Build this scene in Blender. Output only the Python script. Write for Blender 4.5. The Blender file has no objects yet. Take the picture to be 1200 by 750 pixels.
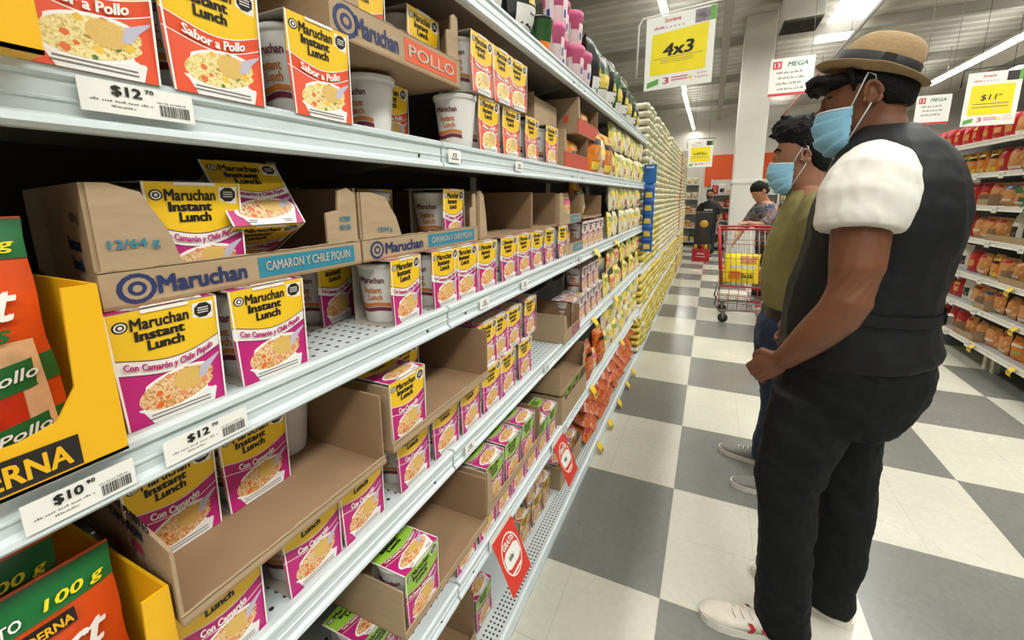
import bpy, bmesh, math, random
from mathutils import Vector, Matrix, Euler
R = random.Random(7)
PI = math.pi
C = bpy.context.scene.collection
SC = bpy.context.scene

# ------------------------------------------------------------------ camera
F_PX, YAW, PITCH, ROLL = 498.31, -0.4341, -0.1915, -0.0089
CAM = Vector((0.0636, -1.3075, 1.3410))
PP_V = 328.52                                   # row of the lens axis in a 1200 x 750 frame
_f = Vector((math.sin(YAW)*math.cos(PITCH), math.cos(YAW)*math.cos(PITCH), math.sin(PITCH)))
_r0 = Vector((math.cos(YAW), -math.sin(YAW), 0)); _u0 = _r0.cross(_f)
_r = math.cos(ROLL)*_r0 + math.sin(ROLL)*_u0
_u = -math.sin(ROLL)*_r0 + math.cos(ROLL)*_u0
cd = bpy.data.cameras.new('camera'); cam = bpy.data.objects.new('camera', cd); C.objects.link(cam)
cd.sensor_width = 36; cd.lens = F_PX/1200*36; cd.shift_y = (PP_V-375)/1200; cd.clip_start = 0.02; cd.clip_end = 200
mw = Matrix((( _r.x, _u.x, -_f.x, CAM.x), (_r.y, _u.y, -_f.y, CAM.y), (_r.z, _u.z, -_f.z, CAM.z), (0, 0, 0, 1)))
cam.matrix_world = mw
SC.camera = cam
def ray(u, v): return _f*F_PX + _r*(u-600) + _u*(PP_V-v)
def onx(u, v, x): d = ray(u, v); return CAM + d*((x-CAM.x)/d.x)
def ony(u, v, y): d = ray(u, v); return CAM + d*((y-CAM.y)/d.y)
def onz(u, v, z): d = ray(u, v); return CAM + d*((z-CAM.z)/d.z)

# ------------------------------------------------------------------ world, exposure
SC.view_settings.view_transform = 'Standard'; SC.view_settings.look = 'None'
SC.view_settings.exposure = 0.0; SC.view_settings.gamma = 1.0; SC.view_settings.use_curve_mapping = False
w = bpy.data.worlds.new('shop_hall'); SC.world = w; w.use_nodes = True
w.node_tree.nodes['Background'].inputs[0].default_value = (0.95, 1.0, 0.94, 1)
w.node_tree.nodes['Background'].inputs[1].default_value = 0.15

def area(name, loc, sx, sy, power, col=(1, 1, 0.95), rot=(0, 0, 0)):
    l = bpy.data.lights.new(name, 'AREA'); l.shape = 'RECTANGLE'; l.size = sx; l.size_y = sy; l.energy = power; l.color = col
    o = bpy.data.objects.new(name, l); C.objects.link(o); o.location = loc; o.rotation_euler = rot
    return o
# the long lamp rows under the roof
area('lamp_row_left', (-0.86, 8.5, 4.24), 0.12, 24, 330)
area('lamp_row_aisle', (2.1, 1.0, 4.55), 0.6, 14, 390)
area('lamp_row_right', (5.25, 8.0, 4.20), 0.14, 26, 330)
area('light_behind_camera', (0.9, -4.5, 4.3), 3.0, 3.0, 150)  # unseen square light behind the camera, reaching the shelf fronts
for nm, x in (('roof_fill_left', -0.86), ('roof_fill_right', 5.25), ('roof_fill_middle', 2.2)):     # fill lights added facing up, to brighten the ceiling
    area(nm, (x, 7.0, 4.42), 0.10, 26, 110, rot=(PI, 0, 0))

# ------------------------------------------------------------------ materials
def lin(c):
    if isinstance(c, str):
        c = tuple(int(c[i:i+2], 16)/255 for i in (0, 2, 4))
        c = tuple(x/12.92 if x <= 0.04045 else ((x+0.055)/1.055)**2.4 for x in c)
    return (c[0], c[1], c[2], 1)
MATS = {}
def mat(name, col, rough=0.5, metal=0.0, var=0.0, vscale=20.0, bump=0.0, bscale=40.0, emit=0.0, spec=0.5, stretch=None, coat=0.0):
    m = bpy.data.materials.new(name); m.use_nodes = True; nt = m.node_tree; N = nt.nodes; b = N['Principled BSDF']
    c = lin(col); b.inputs['Base Color'].default_value = c; b.inputs['Roughness'].default_value = rough
    b.inputs['Metallic'].default_value = metal; b.inputs['Specular IOR Level'].default_value = spec
    if coat: b.inputs['Coat Weight'].default_value = coat
    if emit:
        b.inputs['Emission Color'].default_value = c; b.inputs['Emission Strength'].default_value = emit
    tc = None
    if var or bump:
        tc = N.new('ShaderNodeTexCoord'); mp = N.new('ShaderNodeMapping'); nt.links.new(tc.outputs['Object'], mp.inputs[0])
        if stretch: mp.inputs['Scale'].default_value = stretch
    if var:
        n = N.new('ShaderNodeTexNoise'); n.inputs['Scale'].default_value = vscale; n.inputs['Detail'].default_value = 4
        nt.links.new(mp.outputs[0], n.inputs['Vector'])
        r = N.new('ShaderNodeValToRGB'); r.color_ramp.elements[0].position = 0.3; r.color_ramp.elements[1].position = 0.7
        r.color_ramp.elements[0].color = tuple(x*(1-var) for x in c[:3])+(1,)
        r.color_ramp.elements[1].color = tuple(min(1, x*(1+var*0.6)) for x in c[:3])+(1,)
        nt.links.new(n.outputs['Fac'], r.inputs[0]); nt.links.new(r.outputs[0], b.inputs['Base Color'])
    if bump:
        n2 = N.new('ShaderNodeTexNoise'); n2.inputs['Scale'].default_value = bscale; n2.inputs['Detail'].default_value = 3
        nt.links.new(mp.outputs[0], n2.inputs['Vector'])
        bp = N.new('ShaderNodeBump'); bp.inputs['Strength'].default_value = bump; bp.inputs['Distance'].default_value = 0.01
        nt.links.new(n2.outputs['Fac'], bp.inputs['Height']); nt.links.new(bp.outputs[0], b.inputs['Normal'])
    MATS[name] = m
    return m
def blobs(name, cols, scale, rough=0.4, dist=0.0):
    """irregular patches of several colours (noodles, dried pasta, crumpled prints)"""
    m = bpy.data.materials.new(name); m.use_nodes = True; nt = m.node_tree; N = nt.nodes; b = N['Principled BSDF']
    tc = N.new('ShaderNodeTexCoord'); v = N.new('ShaderNodeTexNoise'); v.inputs['Scale'].default_value = scale
    v.inputs['Detail'].default_value = 2.5; v.inputs['Distortion'].default_value = dist
    nt.links.new(tc.outputs['Object'], v.inputs['Vector'])
    r = N.new('ShaderNodeValToRGB'); r.color_ramp.interpolation = 'LINEAR'
    e = r.color_ramp.elements
    n = len(cols)
    while len(e) < n: e.new(0.5)
    for i, c in enumerate(cols):
        e[i].position = 0.28+0.44*i/(n-1); e[i].color = lin(c)
    nt.links.new(v.outputs['Fac'], r.inputs[0]); nt.links.new(r.outputs[0], b.inputs['Base Color'])
    b.inputs['Roughness'].default_value = rough
    MATS[name] = m
    return m

def floor_mat():
    m = bpy.data.materials.new('vinyl_checker'); m.use_nodes = True; nt = m.node_tree; N = nt.nodes; L = nt.links; b = N['Principled BSDF']
    g = N.new('ShaderNodeNewGeometry'); sp = N.new('ShaderNodeSeparateXYZ'); L.new(g.outputs['Position'], sp.inputs[0])
    def math_(op, a, b_=None):
        n = N.new('ShaderNodeMath'); n.operation = op
        for i, q in enumerate((a, b_)):
            if q is None: continue
            if isinstance(q, (int, float)): n.inputs[i].default_value = q
            else: L.new(q, n.inputs[i])
        return n.outputs[0]
    fx = math_('FLOOR', math_('DIVIDE', sp.outputs[0], 0.61)); fy = math_('FLOOR', math_('DIVIDE', sp.outputs[1], 0.61))
    par = math_('ABSOLUTE', math_('MODULO', math_('ADD', math_('ADD', fx, fy), 101.0), 2.0))
    n1 = N.new('ShaderNodeTexNoise'); n1.inputs['Scale'].default_value = 2.2; n1.inputs['Detail'].default_value = 6
    L.new(g.outputs['Position'], n1.inputs['Vector'])
    n2 = N.new('ShaderNodeTexNoise'); n2.inputs['Scale'].default_value = 45; n2.inputs['Detail'].default_value = 3
    L.new(g.outputs['Position'], n2.inputs['Vector'])
    def ramp(fac, a, c, p0=0.35, p1=0.65):
        r = N.new('ShaderNodeValToRGB'); r.color_ramp.elements[0].position = p0; r.color_ramp.elements[1].position = p1
        r.color_ramp.elements[0].color = lin(a); r.color_ramp.elements[1].color = lin(c); L.new(fac, r.inputs[0]); return r.outputs[0]
    nn = math_('ADD', math_('MULTIPLY', n1.outputs['Fac'], 0.6), math_('MULTIPLY', n2.outputs['Fac'], 0.4))
    dark = ramp(nn, '6e6d68', '7b7a74'); light = ramp(nn, 'bcb9aa', 'cbc8b9')
    mx = N.new('ShaderNodeMix'); mx.data_type = 'RGBA'; L.new(par, mx.inputs['Factor']); L.new(dark, mx.inputs['A']); L.new(light, mx.inputs['B'])
    # the thin joints between the single tiles (each square is two by two tiles)
    def joint(o):
        fr = math_('FRACT', math_('ADD', math_('DIVIDE', o, 0.305), 100.5)); d = math_('ABSOLUTE', math_('SUBTRACT', fr, 0.5))
        return math_('LESS_THAN', d, 0.0028)
    j = math_('MAXIMUM', joint(sp.outputs[0]), joint(sp.outputs[1]))
    mx2 = N.new('ShaderNodeMix'); mx2.data_type = 'RGBA'; L.new(math_('MULTIPLY', j, 0.45), mx2.inputs['Factor']); L.new(mx.outputs['Result'], mx2.inputs['A'])
    mx2.inputs['B'].default_value = lin('6a675e')
    L.new(mx2.outputs['Result'], b.inputs['Base Color'])
    rr = N.new('ShaderNodeMapRange'); L.new(n1.outputs['Fac'], rr.inputs[0]); rr.inputs[3].default_value = 0.16; rr.inputs[4].default_value = 0.34
    L.new(rr.outputs[0], b.inputs['Roughness'])
    bp = N.new('ShaderNodeBump'); bp.inputs['Strength'].default_value = 0.05; bp.inputs['Distance'].default_value = 0.02
    L.new(n1.outputs['Fac'], bp.inputs['Height']); L.new(bp.outputs[0], b.inputs['Normal'])
    return m
def deck_mat(name, x0, x1, pitch=0.0125, rad=0.0028):
    """painted steel with a strip of punched holes between x0 and x1"""
    m = mat(name, 'c9d0d0', 0.45); nt = m.node_tree; N = nt.nodes; L = nt.links; b = N['Principled BSDF']
    g = N.new('ShaderNodeNewGeometry'); sp = N.new('ShaderNodeSeparateXYZ'); L.new(g.outputs['Position'], sp.inputs[0])
    def math_(op, a, b_=None):
        n = N.new('ShaderNodeMath'); n.operation = op
        for i, q in enumerate((a, b_)):
            if q is None: continue
            if isinstance(q, (int, float)): n.inputs[i].default_value = q
            else: L.new(q, n.inputs[i])
        return n.outputs[0]
    def cell(o, p): return math_('SUBTRACT', math_('FRACT', math_('ADD', math_('DIVIDE', o, p), 400.0)), 0.5)
    cx = math_('MULTIPLY', cell(math_('SUBTRACT', sp.outputs[0], x0), pitch), pitch); cy = math_('MULTIPLY', cell(sp.outputs[1], pitch*1.25), pitch*1.25)
    d = math_('SQRT', math_('ADD', math_('MULTIPLY', cx, cx), math_('MULTIPLY', cy, cy)))
    inside = math_('MULTIPLY', math_('GREATER_THAN', sp.outputs[0], x0), math_('LESS_THAN', sp.outputs[0], x1))
    h = math_('MULTIPLY', math_('LESS_THAN', d, rad), inside)
    mx = N.new('ShaderNodeMix'); mx.data_type = 'RGBA'; L.new(h, mx.inputs['Factor']); mx.inputs['A'].default_value = lin('c9d0d0'); mx.inputs['B'].default_value = lin('20201e')
    L.new(mx.outputs['Result'], b.inputs['Base Color'])
    return m
def ceil_mat():
    return mat('roof_sheet', 'bdb9ac', 0.6, var=0.15, vscale=1.5)

# ------------------------------------------------------------------ mesh helpers
class MB:
    def __init__(s): s.v = []; s.f = []; s.m = []; s.s = []; s.mats = []
    def mi(s, m):
        if isinstance(m, str): m = MATS[m]
        if m not in s.mats: s.mats.append(m)
        return s.mats.index(m)
    def add(s, vs, fs, m, smooth=False, M=None):
        o = len(s.v); k = s.mi(m)
        for v in vs:
            v = Vector(v)
            if M is not None: v = M @ v
            s.v.append(v)
        for f in fs: s.f.append([i+o for i in f]); s.m.append(k); s.s.append(smooth)
        return s
    def box(s, x0, x1, y0, y1, z0, z1, m, M=None):
        vs = [(x0, y0, z0), (x1, y0, z0), (x1, y1, z0), (x0, y1, z0), (x0, y0, z1), (x1, y0, z1), (x1, y1, z1), (x0, y1, z1)]
        return s.add(vs, [(0, 3, 2, 1), (4, 5, 6, 7), (0, 1, 5, 4), (1, 2, 6, 5), (2, 3, 7, 6), (3, 0, 4, 7)], m, M=M)
    def rbox(s, x0, x1, y0, y1, z0, z1, m, r=0.004, M=None):
        """box with its edges rounded off"""
        bm = bmesh.new(); bmesh.ops.create_cube(bm, size=1)
        for v in bm.verts: v.co = Vector((x0+(v.co.x+.5)*(x1-x0), y0+(v.co.y+.5)*(y1-y0), z0+(v.co.z+.5)*(z1-z0)))
        bmesh.ops.bevel(bm, geom=bm.edges[:], offset=r, segments=2, affect='EDGES', profile=0.6)
        bm.verts.index_update()
        s.add([v.co.copy() for v in bm.verts], [[v.index for v in f.verts] for f in bm.faces], m, M=M); bm.free()
        return s
    def poly(s, pts, m, M=None): return s.add(pts, [list(range(len(pts)))], m, M=M)
    def prism(s, pts, d, m, M=None):
        """closed outline pts (3-D, planar) pushed along vector d"""
        n = len(pts); d = Vector(d); vs = [Vector(p) for p in pts]+[Vector(p)+d for p in pts]
        fs = [list(range(n))[::-1], list(range(n, 2*n))]+[(i, (i+1) % n, n+(i+1) % n, n+i) for i in range(n)]
        return s.add(vs, fs, m, M=M)
    def rings(s, rs, m, smooth=True, caps=True, M=None, closed=True):
        n = len(rs[0]); vs = [p for r in rs for p in r]; fs = []
        for i in range(len(rs)-1):
            for j in range(n if closed else n-1):
                fs.append((i*n+j, i*n+(j+1) % n, (i+1)*n+(j+1) % n, (i+1)*n+j))
        if caps: fs += [list(range(n))[::-1], list(range((len(rs)-1)*n, len(rs)*n))]
        return s.add(vs, fs, m, smooth, M)
    def lathe(s, prof, m, n=24, M=None, caps=True, smooth=True):
        return s.rings([[(r*math.cos(2*PI*k/n), r*math.sin(2*PI*k/n), z) for k in range(n)] for r, z in prof], m, smooth, caps, M)
    def tube(s, pts, rad, m, n=8, M=None, flat=1.0, up=(0, 0, 1), smooth=True):
        """round (or flattened) tube along pts; rad a number or one per point"""
        pts = [Vector(p) for p in pts]
        if not hasattr(rad, '__len__'): rad = [rad]*len(pts)
        rs = []; up = Vector(up)
        for i, p in enumerate(pts):
            t = (pts[min(i+1, len(pts)-1)]-pts[max(i-1, 0)]).normalized()
            a = t.cross(up)
            if a.length < 0.05: a = t.cross(Vector((1, 0.1, 0)))
            a.normalize(); b = a.cross(t).normalized()
            rs.append([p+a*(rad[i]*math.cos(2*PI*k/n))+b*(rad[i]*flat*math.sin(2*PI*k/n)) for k in range(n)])
        return s.rings(rs, m, smooth, True, M)
    def ball(s, c, r, m, M=None, nu=14, nv=9):
        c = Vector(c)
        if not hasattr(r, '__len__'): r = (r, r, r)
        rs = []
        for i in range(nv+1):
            th = PI*min(max(i/nv, 0.03), 0.97)
            rs.append([(c.x+r[0]*math.sin(th)*math.cos(2*PI*k/nu), c.y+r[1]*math.sin(th)*math.sin(2*PI*k/nu), c.z-r[2]*math.cos(th)) for k in range(nu)])
        return s.rings(rs, m, True, True, M)
    def text(s, body, m, P, width=None, height=None, bold=0.0, shear=0.0, u0=0, v0=0, rot=0.0, curve=None, align='C'):
        """flat lettering; P maps (u, v) on the printed face to a point; width or height fits it"""
        vs, fs, (a, b, c, d) = glyphs(body, bold, shear)
        k = min(width/(b-a) if width else 9e9, height/(d-c) if height else 9e9)
        ky = height/(d-c) if (height and width) else k
        kx = width/(b-a) if (height and width) else k
        cx = (a+b)/2 if align == 'C' else a; cy = (c+d)/2; cr, sr = math.cos(rot), math.sin(rot)
        out = []
        layers = []
        for q in vs:
            x, y = q[0], q[1]; layers.append(q[2] if len(q) > 2 else 0)
            x = (x-cx)*kx; y = (y-cy)*ky
            if curve: y += curve(x)
            out.append(Vector(P(u0+x*cr-y*sr, v0+x*sr+y*cr)))
        if any(layers):      # each stroke layer a hair above the last
            e = 1e-3; o0 = Vector(P(u0, v0)); nn = (Vector(P(u0+e, v0))-o0).cross(Vector(P(u0, v0+e))-o0).normalized()
            out = [p+nn*(.00012*l) for p, l in zip(out, layers)]
        return s.add(out, fs, m)
    def mesh(s, name):
        me = bpy.data.meshes.new(name); me.from_pydata(s.v, [], s.f)
        for m in s.mats: me.materials.append(m)
        me.polygons.foreach_set('material_index', s.m); me.polygons.foreach_set('use_smooth', s.s); me.update()
        return me
    def build(s, name, parent=None, loc=None, rot=None):
        return obj(name, s.mesh(name), parent, loc, rot)
def bars(m, P, u0, u1, v, h, mm, seed=1, gap=.18):
    """a line of small print too fine to read: short strokes grouped into words"""
    rr = random.Random(seed); u = u0; w = (u1-u0)
    while u < u1-.02*w:
        l = min(w*rr.uniform(.10, .24), u1-u); k = max(2, int(l/w*26)); st = l/k
        for i in range(k):
            a = u+i*st; hh = h*rr.choice((.55, .7, 1.0)); m.add([P(a, v-h/2), P(a+st*.72, v-h/2), P(a+st*.72, v-h/2+hh), P(a, v-h/2+hh)], [(0, 1, 2, 3)], mm)
        u += l+w*.035
_G = {}
def glyphs(body, bold, shear):
    k = (body, bold, shear)
    if k not in _G:
        cu = bpy.data.curves.new('lettering', 'FONT'); cu.body = body; cu.size = 1; cu.offset = 0; cu.shear = shear; cu.resolution_u = 2
        o = bpy.data.objects.new('lettering', cu); C.objects.link(o)
        dg = bpy.context.evaluated_depsgraph_get(); dg.update(); e = o.evaluated_get(dg); me = e.to_mesh()
        vs = [(v.co.x, v.co.y) for v in me.vertices]; fs = [list(p.vertices) for p in me.polygons]
        if bold > .010:      # heavier strokes: the same letters again, shifted a little
            b = bold*.9; base, bf, n0 = list(vs), list(fs), len(vs)
            vs = [(x, y, 0) for x, y in base]
            for c, (dx, dy) in enumerate(((b, b*.5), (-b, b*.5), (b, -b*.5), (-b, -b*.5))):
                k0 = len(vs); vs += [(x+dx, y+dy, c+1) for x, y in base]; fs += [[i+k0 for i in f] for f in bf]
        e.to_mesh_clear(); bpy.data.objects.remove(o); bpy.data.curves.remove(cu)
        xs = [v[0] for v in vs] or [0, 1]; ys = [v[1] for v in vs] or [0, 1]
        _G[k] = (vs, fs, (min(xs), max(xs), min(ys), max(ys)))
    return _G[k]
def obj(name, me, parent=None, loc=None, rot=None):
    o = bpy.data.objects.new(name, me); C.objects.link(o)
    if parent is not None: o.parent = parent
    if loc is not None: o.location = loc
    if rot is not None: o.rotation_euler = rot
    return o
def tag(o, label, cat, group=None, kind=None):
    o['label'] = label; o['category'] = cat
    if group: o['group'] = group
    if kind: o['kind'] = kind
    return o
def thing(name, label, cat, loc=(0, 0, 0), rot=(0, 0, 0), group=None):
    o = bpy.data.objects.new(name, None); C.objects.link(o); o.location = loc; o.rotation_euler = rot
    o.empty_display_size = 0.05
    return tag(o, label, cat, group)
def struct(o): o['kind'] = 'structure'; return o
def dup(root, loc, rot=(0, 0, 0), label=None, group=None, scale=None):
    """a copy of a thing with copies of its parts and sub-parts"""
    r = root.copy(); C.objects.link(r); r.location = loc; r.rotation_euler = rot
    if scale: r.scale = scale
    if label: r['label'] = label
    if group: r['group'] = group
    for ch in root.children:
        c = ch.copy(); C.objects.link(c); c.parent = r
        for g in ch.children:
            d = g.copy(); C.objects.link(d); d.parent = c
    return r
def flatP(o, ux, vx, n=(0, 0, 0), off=0.0):
    """(u, v) -> point on a face with corner o and unit axes ux, vx"""
    o, ux, vx, n = Vector(o), Vector(ux), Vector(vx), Vector(n)
    return lambda u, v: o+ux*u+vx*v+n*off
ORD = 'first second third fourth fifth sixth seventh eighth ninth tenth eleventh twelfth thirteenth fourteenth fifteenth sixteenth seventeenth eighteenth nineteenth twentieth'.split()
def nth(i):
    if i < 20: return ORD[i]
    t = ['twenty', 'thirty', 'forty', 'fifty', 'sixty'][(i+1)//10-2]
    return t+'-'+ORD[(i+1) % 10-1] if (i+1) % 10 else t.replace('ty', 'tieth')
# ------------------------------------------------------------------ colours used by many things
MATS['vinyl_checker'] = floor_mat(); ceil_mat()
mat('shelf_paint', 'c6cece', 0.38, var=0.05, vscale=8)
mat('rail_paint', 'cdd7d8', 0.35, var=0.04, vscale=12)
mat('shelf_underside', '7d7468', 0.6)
mat('back_dark', '2a2219', 0.7, var=0.3, vscale=30)
mat('white_paint', 'd9d6cb', 0.5, var=0.04, vscale=3)
mat('wall_paint', 'd2cec2', 0.7, var=0.05, vscale=0.6)
mat('beam_paint', 'a7a396', 0.6, var=0.1, vscale=2)
mat('lamp_tube', 'fff8e6', 0.4, emit=9.0)
mat('skylight_sheet', 'ffffff', 0.4, emit=3.2)
mat('dark_metal', '3a3833', 0.5, metal=0.4)
mat('black', '15130f', 0.55); mat('ink', '1c1a17', 0.6); mat('ink_soft', '77736a', 0.7)
mat('white', 'e9e7df', 0.5); mat('paper', 'eceae2', 0.6); mat('grey_label', 'b9b6ac', 0.6)
mat('sign_yellow', 'f2dc1c', 0.5, var=0.05, vscale=9); mat('tag_yellow', 'ecc91a', 0.45)
mat('sign_red', 'c63a3c', 0.5); mat('sign_pink', 'c04465', 0.5); mat('sign_green', '63a548', 0.5); mat('logo_green', '24735a', 0.5)
mat('orange_wall', 'e2571d', 0.6, var=0.06, vscale=1); mat('pipe_grey', '77736b', 0.5); mat('pipe_red', '8c4a40', 0.5)
mat('duct_white', 'cfccc0', 0.5); mat('grille', '56524a', 0.6, var=0.4, vscale=12)
mat('photo_print', '8b7f86', 0.5, var=0.6, vscale=25); mat('photo_dark', '3c3034', 0.5, var=0.5, vscale=25)
deck_mat('deck_front_rows', -0.475, -0.427)
deck_mat('deck_many_rows', -0.60, -0.425, 0.017, 0.0034)
deck_mat('deck_base_rows', -0.468, -0.418, 0.0125, 0.0036)

# ------------------------------------------------------------------ room shell
struct(MB().box(-14, 16, -14, 21, -0.1, 0, 'vinyl_checker').build('floor'))
# ceiling of ribbed sheet, ribs running across the aisles
m = MB(); prof = []; y = -14.0
while y < 21:
    prof += [(y, 5.0), (y+0.16, 5.0), (y+0.21, 5.09), (y+0.37, 5.09)]; y += 0.42
n = len(prof); vs = [(-14, a, b) for a, b in prof]+[(16, a, b) for a, b in prof]
m.add(vs, [(i, i+1, n+i+1, n+i) for i in range(n-1)], 'roof_sheet'); struct(m.build('ceiling'))
struct(MB().box(-14, 16, 20.6, 20.8, 0, 5.1, 'wall_paint').build('wall_back'))
struct(MB().box(-14.2, -14, -14, 20.6, 0, 5.1, 'wall_paint').build('wall_left'))
struct(MB().box(16, 16.2, -14, 20.6, 0, 5.1, 'wall_paint').build('wall_right'))
m = MB(); m.box(-0.3, 4.2, 20.5, 20.6, 1.8, 3.15, 'orange_wall'); struct(m.build('trim_1'))
m = MB(); m.box(-6, -0.3, 20.5, 20.6, 3.1, 3.4, 'beam_paint'); struct(m.build('trim_2'))
# purlins and beams under the sheet
for i, yy in enumerate((3.6, 7.2, 10.8, 14.4, 18.0)):
    struct(MB().box(-14, 16, yy-0.05, yy+0.05, 4.80, 5.0, 'beam_paint').build('trim_%d' % (i+3)))
for i, (x0, x1, z0) in enumerate(((0.02, 0.18, 4.62), (6.1, 6.5, 4.35), (-4.2, -3.9, 4.5))):
    struct(MB().box(x0, x1, -6, 20.4, z0, 4.8 if i != 1 else 4.8, 'beam_paint').build('trim_%d' % (i+8)))
# sky sheets let into the roof
for i, (x0, x1, y0, y1) in enumerate(((2.05, 2.72, 7.2, 12.1), (1.75, 2.45, 15.6, 19.0), (7.3, 8.1, 13.5, 17.8), (7.3, 8.1, 6, 10.5), (2.05, 2.72, -3, 3.4))):
    struct(MB().box(x0, x1, y0, y1, 4.985, 4.995, 'skylight_sheet').build('window_%d' % (i+1)))
# column
m = MB(); m.rbox(0.44, 1.03, 9.5, 10.09, 0, 1.62, 'white_paint', 0.02); m.rbox(0.42, 1.05, 9.48, 10.11, 1.60, 1.68, 'white_paint', 0.015)
m.rbox(0.45, 1.02, 9.51, 10.08, 1.66, 5.0, 'white_paint', 0.02)
struct(m.build('trim_12'))

# ------------------------------------------------------------------ lamps, pipes, air handling
def lamp(x, y0, y1, z, label, w=0.09):
    t = thing('strip_light', label, 'ceiling light', (x, (y0+y1)/2, z), group='strip lights under the roof')
    h = (y1-y0)/2
    MB().box(-w/2-0.02, w/2+0.02, -h, h, 0.02, 0.08, 'white_paint').build('housing', t)
    MB().tube([(0, -h, 0), (0, h, 0)], w/2, 'lamp_tube', 10, up=(1, 0, 0)).build('lamp_tube', t)
    for k in range(3):
        yy = -h*0.8+k*h*0.8; MB().tube([(0, yy, 0.08), (0, yy, 4.98-z)], 0.006, 'pipe_grey', 5).build('hanger', t)
lamp(-0.86, 5.0, 12.6, 4.3, 'near white strip light above the rice shelves')
lamp(-0.90, 12.8, 20.3, 4.3, 'far white strip light ending beside the back wall')
lamp(5.25, 6.0, 14.7, 4.3, 'white strip light running above the right-hand aisle', 0.13)
t = thing('sprinkler_pipe', 'grey pipe with a red far run hung beside the bright roof sheet', 'pipe', (2.48, 0, 4.6))
MB().tube([(0, 2, 0), (0, 13.4, 0)], 0.035, 'pipe_grey', 8, up=(1, 0, 0)).build('grey_run', t)
MB().tube([(0, 13.4, 0), (0, 20.4, 0)], 0.035, 'pipe_red', 8, up=(1, 0, 0)).build('red_run', t)
for k in range(7): MB().tube([(0, 2.5+2.7*k, 0), (0, 2.5+2.7*k, 0.39)], 0.008, 'pipe_grey', 5).build('hanger', t)
t = thing('air_handler', 'pale boxed air handler with a dark grille under the roof', 'air conditioner', (1.32, 8.75, 4.42))
MB().rbox(-0.32, 0.32, -0.32, 0.45, 0.03, 0.55, 'duct_white', 0.02).build('casing', t)
m = MB(); m.box(-0.30, 0.30, -0.30, 0.43, 0.0, 0.03, 'grille')
for k in range(9): m.box(-0.29, 0.29, -0.27+k*0.08, -0.25+k*0.08, -0.012, 0.0, 'dark_metal')
m.build('grille', t)
for sx in (-0.28, 0.28): MB().tube([(sx, 0.06, 0.55), (sx, 0.06, 0.575)], 0.012, 'pipe_grey', 6).build('hanger', t)

# ------------------------------------------------------------------ left shelving
XF = -0.41; XB = -0.87
ZS = [1.772, 1.447, 1.124, 0.800, 0.456]; ZB = 0.058
SHELFNAME = ['top shelf', 'red noodle shelf', 'second noodle shelf', 'third noodle shelf', 'fourth noodle shelf']
RAIL = [(-0.012, 0.0), (-0.002, 0.001), (0.003, -0.002), (0.003, -0.008), (-0.001, -0.011), (-0.001, -0.024), (0.0005, -0.025), (0.0005, -0.027), (-0.001, -0.028), (-0.001, -0.037), (0.004, -0.041), (0.005, -0.046), (0.001, -0.050), (-0.012, -0.050)]
def bay(y0, y1, label, zs, deckmats, far=False, zb=ZB):
    t = thing('shelving_bay', label, 'shelving', (XB, (y0+y1)/2, 0), group='shelving along the left of the aisle')
    h = (y1-y0)/2; D = XF-XB
    MB().box(-0.02, 0, -h, h, 0.0, 2.15, 'back_dark').build('back_panel', t)
    for s in (-1, 1):
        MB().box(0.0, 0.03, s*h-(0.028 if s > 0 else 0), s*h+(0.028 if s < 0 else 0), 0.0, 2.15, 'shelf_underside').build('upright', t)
    MB().box(0.031, D-0.003, -h+0.001, h-0.001, zb-0.02, zb, 'deck_base_rows').build('base_deck', t)
    m = MB(); m.prism([(D-0.002, -h+0.001, zb+0.001), (D+0.006, -h+0.001, zb-0.003), (D+0.012, -h+0.001, zb-0.03), (D+0.006, -h+0.001, 0.0), (D-0.012, -h+0.001, 0.0), (D-0.012, -h+0.001, zb-0.021), (D-0.002, -h+0.001, zb-0.021)], (0, 2*h-0.002, 0), 'rail_paint')
    m.build('kick_plate', t)
    for z, dm in zip(zs, deckmats):
        m = MB(); m.box(0.031, D-0.013, -h+0.001, h-0.001, z-0.012, z-0.003, dm)
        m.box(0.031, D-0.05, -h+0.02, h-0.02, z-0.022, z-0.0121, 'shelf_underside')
        sh = m.build('shelf', t)
        for s in (-1, 1):
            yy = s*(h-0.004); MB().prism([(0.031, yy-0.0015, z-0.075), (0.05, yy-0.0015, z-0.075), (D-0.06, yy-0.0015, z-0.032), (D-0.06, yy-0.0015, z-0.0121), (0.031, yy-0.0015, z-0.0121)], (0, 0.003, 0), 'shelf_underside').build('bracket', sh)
        m = MB(); m.prism([(D+a, -h+0.003, z+b) for a, b in RAIL], (0, 2*h-0.006, 0), 'rail_paint')
        for k in range(2):   # rivets
            yy = -h+0.07+k*(2*h-0.14); m.ball((D+0.0, yy, z-0.031), (0.002, 0.003, 0.003), 'dark_metal', nu=8, nv=5)
        m.build('price_rail', sh)
    return t
BY = [-2.40, -1.52, -0.60, 0.32, 1.24, 2.16]
BL = ['shelving bay at the near end behind the yellow pouch trays', 'nearest shelving bay holding the large noodle cartons', 'second shelving bay holding the open empty cartons', 'third shelving bay with pink cups and red crisp bags', 'fourth shelving bay up to the hanging blue strip']
for i in range(1, 5):
    bay(BY[i], BY[i+1], BL[i], ZS, ['shelf_paint', 'deck_front_rows', 'deck_many_rows', 'deck_many_rows', 'deck_many_rows'])
FARY = [2.16+0.98*k for k in range(7)]
for k in range(6):
    bay(FARY[k], FARY[k+1], '%s far shelving bay past the blue strip, stacked with rice and pasta bags' % nth(k), [0.775, 0.43], ['shelf_paint']*2, True)

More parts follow.
